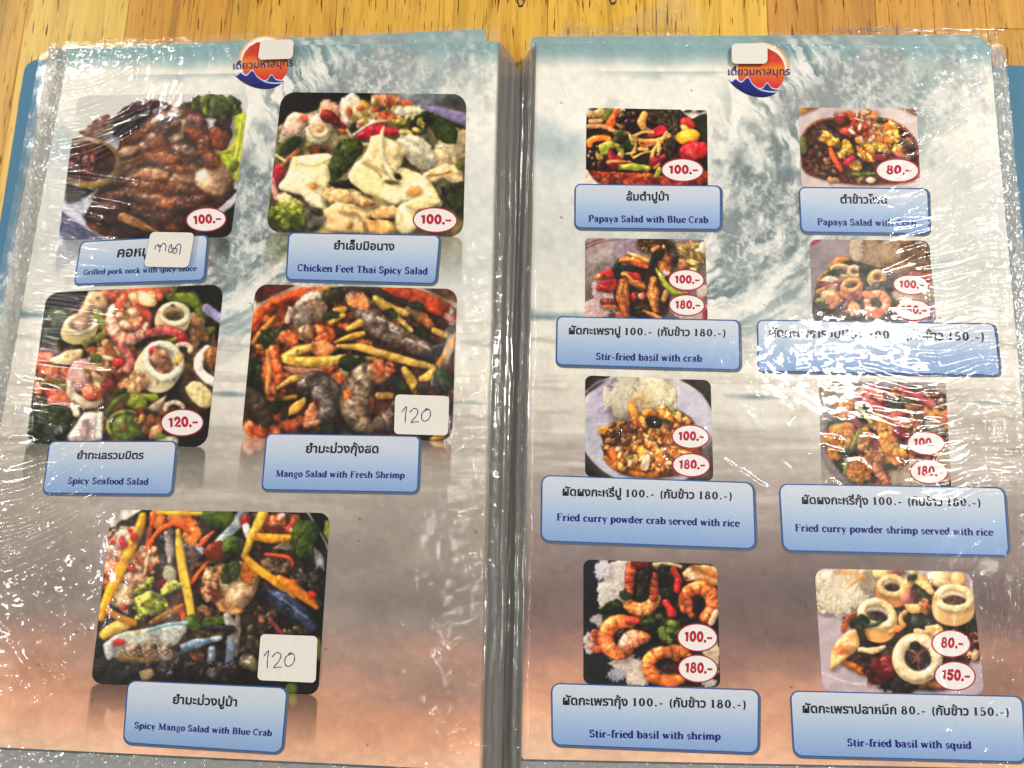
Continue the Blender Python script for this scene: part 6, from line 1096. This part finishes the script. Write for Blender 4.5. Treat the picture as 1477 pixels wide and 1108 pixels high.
def trl(p):
    a = math.radians(-3.2); x = (p[:, 0] - 700) * .975; y = (p[:, 1] - 700) * .97
    return np.stack([320 + (755 + x * math.cos(a) - y * math.sin(a)) / 12.31, 40 + (690 + x * math.sin(a) + y * math.cos(a)) / 12.31], 1)
logo('L', trl)
# ring of the same emblem on the sheet below, peeping over the left page
ra = np.array([(361, 60.5), (372, 55), (384, 51.5), (396, 50), (405, 51.5), (412, 55)]); rb = ra + np.array([0.5, 2.2])
V = np.vstack([U('L', ra[:, 0], ra[:, 1], -.0020), U('L', rb[:, 0], rb[:, 1], -.0020)])
part('under_logo_ring', V, [(k, k + 6, k + 7, k + 1) for k in range(5)], PRINT, col=np.repeat([[226, 160, 70]], 12, 0) / 255., label='orange emblem ring on the sheet below')

# ------------------------------------------------------------------ plastic sleeves: real wrinkles in thin film
wr = np.random.RandomState(21)
def wrinkle_field(X, Y, strokes_):
    H = np.zeros(X.shape); gx, gy = X[0], Y[:, 0]
    for pts, amp, w in strokes_:
        p = smooth(pts, 4); x0, x1 = p[:, 0].min() - 4 * w, p[:, 0].max() + 4 * w; y0, y1 = p[:, 1].min() - 4 * w, p[:, 1].max() + 4 * w
        m = (X > x0) & (X < x1) & (Y > y0) & (Y < y1)
        if not m.any(): continue
        xs, ys = X[m], Y[m]; d = np.full(xs.shape, 1e9); T = np.zeros(xs.shape); n = len(p) - 1
        for i in range(n):
            e = p[i + 1] - p[i]; t = np.clip(((xs - p[i, 0]) * e[0] + (ys - p[i, 1]) * e[1]) / (e @ e + 1e-9), 0, 1)
            q = np.hypot(xs - p[i, 0] - t * e[0], ys - p[i, 1] - t * e[1]); b = q < d; d = np.where(b, q, d); T = np.where(b, (i + t) / n, T)
        H[m] += amp * np.exp(-(d / w) ** 2) * np.sin(np.clip(T, 0, 1) * math.pi) ** .5
    return H
def jit(s): return wr.randn() * s
def fam(out, n, f, amp, w):
    for k in range(n):
        t = (k + wr.rand() * .8) / n; pts = f(t)
        out.append(([(x + jit(2.5), y + jit(1.5)) for x, y in pts], amp * (.45 + .9 * wr.rand()) * (1 if wr.rand() < .75 else -.7), w * (.75 + .6 * wr.rand())))
def edgeL(y): return 99 - (y - 71) * .181
SL, SR = [], []
# left film
fam(SL, 12, lambda t: [(300 - 150 * t, 68), (292 - 150 * t + jit(4), 110), (276 - 150 * t + jit(6), 150 + 20 * wr.rand())], 1.0, 2.6)
fam(SL, 16, lambda t: [(edgeL(100 + 140 * t) + 2, 118 + 130 * t), (130 + 10 * wr.rand(), 112 + 122 * t), (190 + 40 * wr.rand(), 80 + 115 * t)], 1.5, 3.2)
fam(SL, 46, lambda t: [(edgeL(230 + 420 * t) - 4, 230 + 420 * t), (edgeL(230 + 420 * t) + 40, 234 + 420 * t + jit(4)), (edgeL(230 + 420 * t) + 70 + 110 * wr.rand() ** 2, 246 + 424 * t + jit(6))], 1.7, 3.2)
fam(SL, 26, lambda t: [(-10, 650 + 190 * t), (40, 640 + 185 * t + jit(4)), (90 + 30 * wr.rand(), 610 + 180 * t), (130 + 40 * wr.rand(), 580 + 180 * t + jit(8))], 1.7, 4.4)
fam(SL, 22, lambda t: [(10 + 100 * wr.rand(), 840 + 120 * t), (30 + 90 * wr.rand(), 880 + 120 * t + jit(14)), (60 + 80 * wr.rand(), 900 + 120 * t + jit(14))], 2.0, 6.0)
fam(SL, 26, lambda t: [(90 * t + jit(4), 955 + 60 * wr.rand()), (90 * t + jit(5), 1000 + 40 * wr.rand()), (90 * t + jit(5), 1050 + 30 * wr.rand())], .55, 2.2)
fam(SL, 46, lambda t: [(722 - 26 * t, 330 + 720 * t), (700 - 26 * t, 334 + 720 * t + jit(3)), (682 - 30 * t - 26 * wr.rand(), 342 + 720 * t + jit(5))], .95, 2.4)
fam(SL, 20, lambda t: [(700, 880 + 200 * t), (678 + jit(4), 900 + 200 * t), (640 + 20 * wr.rand(), 930 + 190 * t)], 1.5, 3.4)
fam(SL, 12, lambda t: [(700 - 50 * wr.rand(), 1040 + 60 * t), (660 - 60 * wr.rand(), 1070 + 30 * t)], .9, 2.4)
fam(SL, 26, lambda t: (lambda x, y, a: [(x, y), (x + 14 * math.cos(a), y + 14 * math.sin(a)), (x + 26 * math.cos(a + .3), y + 26 * math.sin(a + .3))])(60 + 560 * wr.rand(), 150 + 900 * wr.rand(), wr.rand() * 6.28), .22, 1.9)
SL += [([(330, 720), (140, 745), (60, 790)], .4, 4), ([(150, 690), (110, 760), (80, 800)], 1.6, 5), ([(40, 780), (75, 815), (60, 870)], 2.0, 5), ([(10, 900), (60, 880), (120, 850)], 1.6, 5), ([(195, 165), (205, 110), (212, 75)], 1.0, 2.5), ([(198, 300), (198, 200), (196, 160)], .6, 2)]
# right film
def edgeR(y): return 1428 + (y - 64) * .09
fam(SR, 24, lambda t: [(edgeR(0) + 12, 110 + 190 * t), (1390 + jit(6), 124 + 200 * t + jit(3)), (1320 + 50 * wr.rand(), 150 + 215 * t + jit(6)), (1290 - 50 * wr.rand() ** 2, 176 + 215 * t)], 1.6, 3.3)
fam(SR, 52, lambda t: [(edgeR(300 + 420 * t) + 6, 290 + 430 * t), (1415 + jit(5), 286 + 430 * t + jit(3)), (1360 + 20 * wr.rand(), 300 + 430 * t + jit(4)), (1330 - 60 * wr.rand() ** 2, 306 + 430 * t + jit(5))], 1.6, 3.2)
fam(SR, 10, lambda t: [(1420, 540 + 90 * t), (1340, 545 + 85 * t + jit(4)), (1285 - 30 * t, 530 + 85 * t), (1240, 520 + 90 * t)], 1.0, 3.0)
fam(SR, 40, lambda t: [(1370 + 120 * t + jit(5), 820 + 60 * wr.rand()), (1372 + 118 * t + jit(8), 880 + 60 * wr.rand()), (1368 + 118 * t + jit(8), 960 + 80 * wr.rand())], 1.0, 2.6)
fam(SR, 40, lambda t: (lambda x, y, a: [(x, y), (x + 9 * math.cos(a), y + 9 * math.sin(a)), (x + 18 * math.cos(a + .3), y + 18 * math.sin(a + .3))])(790 + 700 * wr.rand(), 1000 + 95 * wr.rand(), -.9 + jit(.5)), .34, 1.9)
fam(SR, 46, lambda t: (lambda x, y, a: [(x, y), (x + 12 * math.cos(a), y + 12 * math.sin(a)), (x + 24 * math.cos(a + .3), y + 24 * math.sin(a + .3))])(790 + 640 * wr.rand(), 120 + 880 * wr.rand(), wr.rand() * 6.28), .2, 1.9)
fam(SR, 24, lambda t: (lambda x, y, a: [(x, y), (x + 8 * math.cos(a), y + 8 * math.sin(a)), (x + 16 * math.cos(a + .3), y + 16 * math.sin(a + .3))])(870 + 150 * wr.rand(), 600 + 70 * wr.rand(), 1 + jit(.7)), .6, 1.9)
SR += [([(1352, 195), (1330, 225), (1290, 268), (1255, 292)], 1.5, 2.8), ([(1085, 892), (1110, 935), (1140, 975)], .5, 2), ([(1265, 290), (1310, 300), (1340, 270)], .8, 2.4), ([(1010, 895), (985, 925), (960, 965)], .7, 2.2), ([(816, 196), (826, 205), (848, 222)], .7, 2.2), ([(1040, 660), (1080, 690), (1110, 705)], 1.2, 3), ([(1035, 690), (1070, 680), (1110, 715)], 1.1, 3)]
fam(SR, 30, lambda t: (lambda x, y, a: [(x, y), (x + 16 * math.cos(a), y + 16 * math.sin(a)), (x + 34 * math.cos(a + .25), y + 34 * math.sin(a + .25))])(1120 + 330 * wr.rand(), 560 + 160 * wr.rand(), jit(.35)), .8, 2.8)
fam(SR, 22, lambda t: (lambda x, y: [(x, y), (x - 10 + jit(4), y + 26), (x - 14 + jit(5), y + 54)])(1380 + 110 * wr.rand(), 800 + 150 * wr.rand()), 1.2, 3.0)
fam(SL, 22, lambda t: (lambda x, y, a: [(x, y), (x + 18 * math.cos(a), y + 18 * math.sin(a)), (x + 40 * math.cos(a + .3), y + 40 * math.sin(a + .3))])(10 + 130 * wr.rand(), 700 + 240 * wr.rand(), -.5 + jit(.4)), 2.2, 6.5)
def film(side, q, r, nx, ny, fld, mat, name, label, base, margin, stickers):
    uu, vv, P, F = rrgrid(q, r, nx, ny); X, Y = P[..., 0], P[..., 1]
    ed = np.clip(1 - vv * 1040 / 18, 0, 1); Y = Y + ed * (2.6 if not fld else 1.0) * noise(X, X * 0, .05, int(base * -1e4) + 77) * (1 if side == 'L' else 1.2)
    H = wrinkle_field(X, Y, fld) if fld else np.zeros(X.shape)
    e = np.minimum(np.minimum(uu, 1 - uu) * 700, np.minimum(vv, 1 - vv) * 1040)
    eo = (uu if side == 'L' else 1 - uu) * 700                      # distance from the outer seam
    H += margin * 1.1 * np.clip(1 - eo / 52, 0, 1) ** .7 * (noise(X, Y, .16, 60) + .7 * noise(X, Y, .4, 61))
    H += margin * .9 * np.clip(1 - np.minimum(vv * 1040, (1 - vv) * 1040) / 30, 0, 1) * (noise(X * .5, Y, .2, 63) + .5 * noise(X, Y, .4, 62))
    if side == 'L':
        cr_ = np.exp(-(((X - 50) / 85) ** 2 + ((Y - 845) / 95) ** 2)); H += 1.9 * cr_ * np.abs(noise(X, Y, .028, 64)) + .2 * cr_ * noise(X, Y, .12, 65)
        H += .5 * np.exp(-(((X - 130) / 90) ** 2 + ((Y - 120) / 60) ** 2)) * noise(X, Y, .08, 66)
    else:
        g = np.exp(-(((X - 1230) / 170) ** 2 + ((Y - 530) / 60) ** 2)); H += g * (.55 * noise(X, Y * 1.6, .045, 67) + .10 * noise(X, Y, .22, 68))
        g = np.exp(-(((X - 1360) / 110) ** 2 + ((Y - 120) / 60) ** 2)); H += g * .35 * noise(X, Y * 1.5, .12, 69)
    ei = ((1 - uu) if side == 'L' else uu) * 700; H -= 4.0 * np.clip(1 - ei / 20, 0, 1) ** 2 * (1 + .5 * noise(X * .3, Y, .03, 72))
    H += (1.2 if side == 'L' else .6) * noise(X, Y, .006, 70) + .16 * noise(X, Y, .03, 71)
    for sq in stickers:                                             # film lies flat under the stuck-on labels
        c = np.mean(sq, 0); hw = (np.ptp(np.array(sq)[:, 0]) / 2, np.ptp(np.array(sq)[:, 1]) / 2)
        k = np.clip(np.maximum(np.abs(X - c[0]) / hw[0], np.abs(Y - c[1]) / hw[1]) * 2.4 - 2.3, 0, 1); H = H * k
    H = np.clip(H, -3.6, 9) * .000286
    W_ = U(side, X, Y, base); n = PLANES[side][1]
    return part(name, W_ + H[..., None] * n, F, mat, smooth=True, label=label)
STK = {'L': [[(217.3, 334.5), (280.3, 335.8), (271.5, 386), (207.5, 384.6)], [(570, 569), (648, 571.4), (646, 628.4), (568.3, 626)], [(376, 914.5), (458, 917.7), (455.3, 985), (371, 981)], [(376, 57.5), (424, 56.7), (422, 84.7), (371.6, 86.3)]],
       'R': [[(1055.4, 63), (1107, 62.2), (1107, 92), (1055.4, 92)]]}
film('L', [(70, 64), (731, 58), (712, 1126), (-112, 1092)], 8, 400, 520, SL, FILM, 'plastic_sleeve', 'crinkled clear plastic sleeve over the left page', .0017, 1.0, STK['L'])
film('R', [(765, 58), (1450, 70), (1548, 1124), (741, 1108)], 8, 390, 520, SR, FILM, 'plastic_sleeve', 'crinkled clear plastic sleeve over the right page', .0017, 1.0, STK['R'])
film('L', [(68, 61), (724, 37), (716, 1140), (-124, 1112)], 12, 120, 160, None, FILM2, 'under_sleeve', 'lower plastic sleeve edge of the left stack', -.0012, .8, [])
film('R', [(760, 50), (1440, 46), (1545, 1140), (742, 1126)], 12, 120, 160, None, FILM2, 'under_sleeve', 'lower plastic sleeve edge of the right stack', -.0012, .8, [])
film('L', [(60, 68), (722, 46), (716, 1146), (-136, 1118)], 10, 100, 130, None, FILM2, 'under_sleeve', 'lowest plastic sleeve of the left stack', -.0036, .8, [])
film('R', [(757, 56), (1449, 64), (1554, 1146), (740, 1132)], 10, 100, 130, None, FILM2, 'under_sleeve', 'lowest plastic sleeve of the right stack', -.0036, .8, [])
for side, q, lab in (('L', [(-86, 1077), (695, 1115), (700, 1165), (-104, 1130)], 'milky welded bottom seam of the left sleeves'), ('R', [(751, 1098), (1524, 1113), (1534, 1160), (746, 1146)], 'milky welded bottom seam of the right sleeves')):
    u, v = np.meshgrid(np.linspace(0, 1, 300), np.linspace(0, 1, 14)); P = quadmap(q, u, v); X, Y = P[..., 0], P[..., 1]
    part('sleeve_seam', U(side, X, Y, -.0006) + (.00025 * noise(X, Y, .1, 75) + .0002 * noise(X * .3, Y, .3, 76))[..., None] * PLANES[side][1], gridfaces(300, 14), SEAM, smooth=True, label=lab)
for side, q, lab in (('L', [(72, 66), (98, 72), (-83, 1074), (-113, 1092)], 'milky crinkled outer seam of the left sleeves'), ('R', [(1429, 67), (1449, 73), (1547, 1122), (1523, 1110)], 'milky crinkled outer seam of the right sleeves')):
    u, v = np.meshgrid(np.linspace(0, 1, 22), np.linspace(0, 1, 420)); P = quadmap(q, u, v); X, Y = P[..., 0], P[..., 1]
    part('sleeve_seam', U(side, X, Y, .0002) + (.0004 * noise(X, Y, .09, 75) + .0003 * noise(X, Y * .6, .25, 76))[..., None] * PLANES[side][1], gridfaces(22, 420), SEAM, smooth=True, label=lab)
# loose flap of a sleeve sticking out over the right stack
def flap(q, nx, ny, amp, lab):
    u, v = np.meshgrid(np.linspace(0, 1, nx), np.linspace(0, 1, ny)); P = quadmap(q, u, v); X, Y = P[..., 0], P[..., 1] + 3 * noise(P[..., 0], P[..., 1] * 0, .03, 80) * (1 - v)
    H = amp * (noise(X * .6, Y, .09, 81) + .6 * noise(X, Y, .25, 82)) + .0008 + .004 * v
    part('sleeve_flap', U('T', X, Y, 0) + H[..., None] * np.array([0, 0, 1]), gridfaces(nx, ny), FILM2, smooth=True, label=lab)
flap([(822, 33), (1000, 47), (1010, 66), (798, 62)], 120, 24, .0009, 'crumpled film flap over the right stack')
flap([(905, 24), (990, -6), (1012, 48), (880, 50)], 60, 30, .00012, 'thin flat film tongue lying on the wood')
flap([(1190, 47), (1250, 41), (1440, 52), (1200, 60)], 90, 16, .0006, 'crumpled film edge near the right corner')

# ------------------------------------------------------------------ folded plastic margins in the gutter
def gutter(side, top, bot, z0, z1, fold, seed, lab):
    nx, ny = 46, 300; u, v = np.meshgrid(np.linspace(0, 1, nx), np.linspace(0, 1, ny))
    P = quadmap([top[0], top[1], bot[1], bot[0]], u, v); X, Y = P[..., 0], P[..., 1]
    X = X + 2.2 * noise(X * .2, Y, .006, seed) * np.sin(u * math.pi)
    H = z0 + (z1 - z0) * u ** 1.3 + fold * np.sin(u * 15 + .8 * noise(X * .1, Y, .01, seed + 1)) + fold * .45 * noise(X, Y * .35, .10, seed + 2) * np.sin(u * math.pi)
    part('sleeve_margin', U(side, X, Y, 0) + H[..., None] * PLANES[side][1], gridfaces(nx, ny), MARGIN, smooth=True, label=lab)
gutter('L', ((719, 62), (742, 78)), ((694, 1118), (722, 1124)), .0009, -.0050, .00035, 90, 'silvery folded sleeve margin of the left stack')
gutter('R', ((774, 62), (752, 80)), ((752, 1112), (722, 1120)), .0008, -.0056, .00035, 94, 'silvery folded sleeve margin of the right stack')
gutter('L', ((712, 66), (750, 84)), ((690, 1120), (728, 1130)), -.0030, -.0085, .0004, 98, 'lower folded sleeve margin in the gutter')
gutter('R', ((780, 66), (748, 84)), ((758, 1116), (718, 1130)), -.0030, -.0085, .0004, 102, 'lower folded sleeve margin under the right page')

# ------------------------------------------------------------------ stickers on top of the film
def sticker(side, q, marks, lab, inkw=1.25):
    uu, vv, P, F = rrgrid(q, 6.5, 12, 10); h = .0020
    top = U(side, P[..., 0], P[..., 1], h + .0001).reshape(-1, 3); bot = U(side, P[..., 0], P[..., 1], h - .0001).reshape(-1, 3)
    n = len(top); nx = 12; ny = uu.shape[0]
    rim = [i for i in range(nx)] + [r * nx + nx - 1 for r in range(1, ny)] + [(ny - 1) * nx + i for i in range(nx - 2, -1, -1)] + [r * nx for r in range(ny - 2, 0, -1)]
    Fl = [tuple(f) for f in F] + [tuple(x + n for x in f[::-1]) for f in F] + [(rim[k], rim[(k + 1) % len(rim)], n + rim[(k + 1) % len(rim)], n + rim[k]) for k in range(len(rim))]
    o = part('sticker', np.vstack([top, bot]), Fl, STICKER, label=lab)
    if marks:
        V, Fs = [], []
        for k, m in enumerate(marks):
            p = smooth(m, 6); d = np.gradient(p, axis=0); nn = np.stack([-d[:, 1], d[:, 0]], 1); nn /= np.hypot(*nn.T)[:, None] + 1e-9
            i0 = len(V); w = inkw / 2 * (1 + .15 * np.sin(np.arange(len(p))))
            for a, b, ww in zip(p, nn, w):
                V.append(U(side, *(a + b * ww), h + .00016 + k * 1e-5)); V.append(U(side, *(a - b * ww), h + .00016 + k * 1e-5))
            Fs += [(i0 + 2 * j, i0 + 2 * j + 1, i0 + 2 * j + 3, i0 + 2 * j + 2) for j in range(len(p) - 1)]
        part('handwriting', np.array(V), Fs, INK, parent=o, label='blue ballpoint handwriting')
    return o
Z = lambda ox, oy, s, *ps: [[(ox + x / s, oy + y / s) for x, y in p] for p in ps]
sticker('L', STK['L'][0], Z(195, 325, 14.77, [(420, 510), (425, 460), (470, 420), (510, 420), (545, 450), (520, 470), (490, 450), (500, 430)], [(545, 440), (525, 510), (515, 575)], [(520, 470), (570, 410), (620, 385), (650, 430), (650, 490), (640, 550)], [(770, 405), (740, 440), (715, 510), (720, 570), (760, 575), (785, 520), (775, 450), (770, 410)], [(790, 490), (850, 490), (890, 500), (880, 570), (830, 600), (800, 570), (830, 520), (870, 450), (920, 405), (960, 410), (970, 470), (955, 560), (940, 625)]), 'white sticker with purple Thai handwriting over the pork caption')
d120 = lambda x, y, k: [[(x + a * k, y + b * k) for a, b in p] for p in ([(0, 35), (28, 0), (22, 60), (22, 108)], [(50, 40), (80, 12), (105, 28), (92, 65), (60, 104), (85, 102), (112, 102)], [(172, 18), (135, 40), (130, 80), (152, 98), (182, 75), (188, 35), (168, 14), (150, 22)])]
sticker('L', STK['L'][1], d120(580, 586.5, .217), 'white sticker handwritten 120 on the grey shrimp picture', 1.35)
sticker('L', STK['L'][2], d120(380.5, 938.5, .235), 'white sticker handwritten 120 on the blue crab picture', 1.35)
sticker('L', STK['L'][3], [], 'blank white sticker over the left emblem')
sticker('R', STK['R'][0], [], 'blank white sticker over the right emblem')
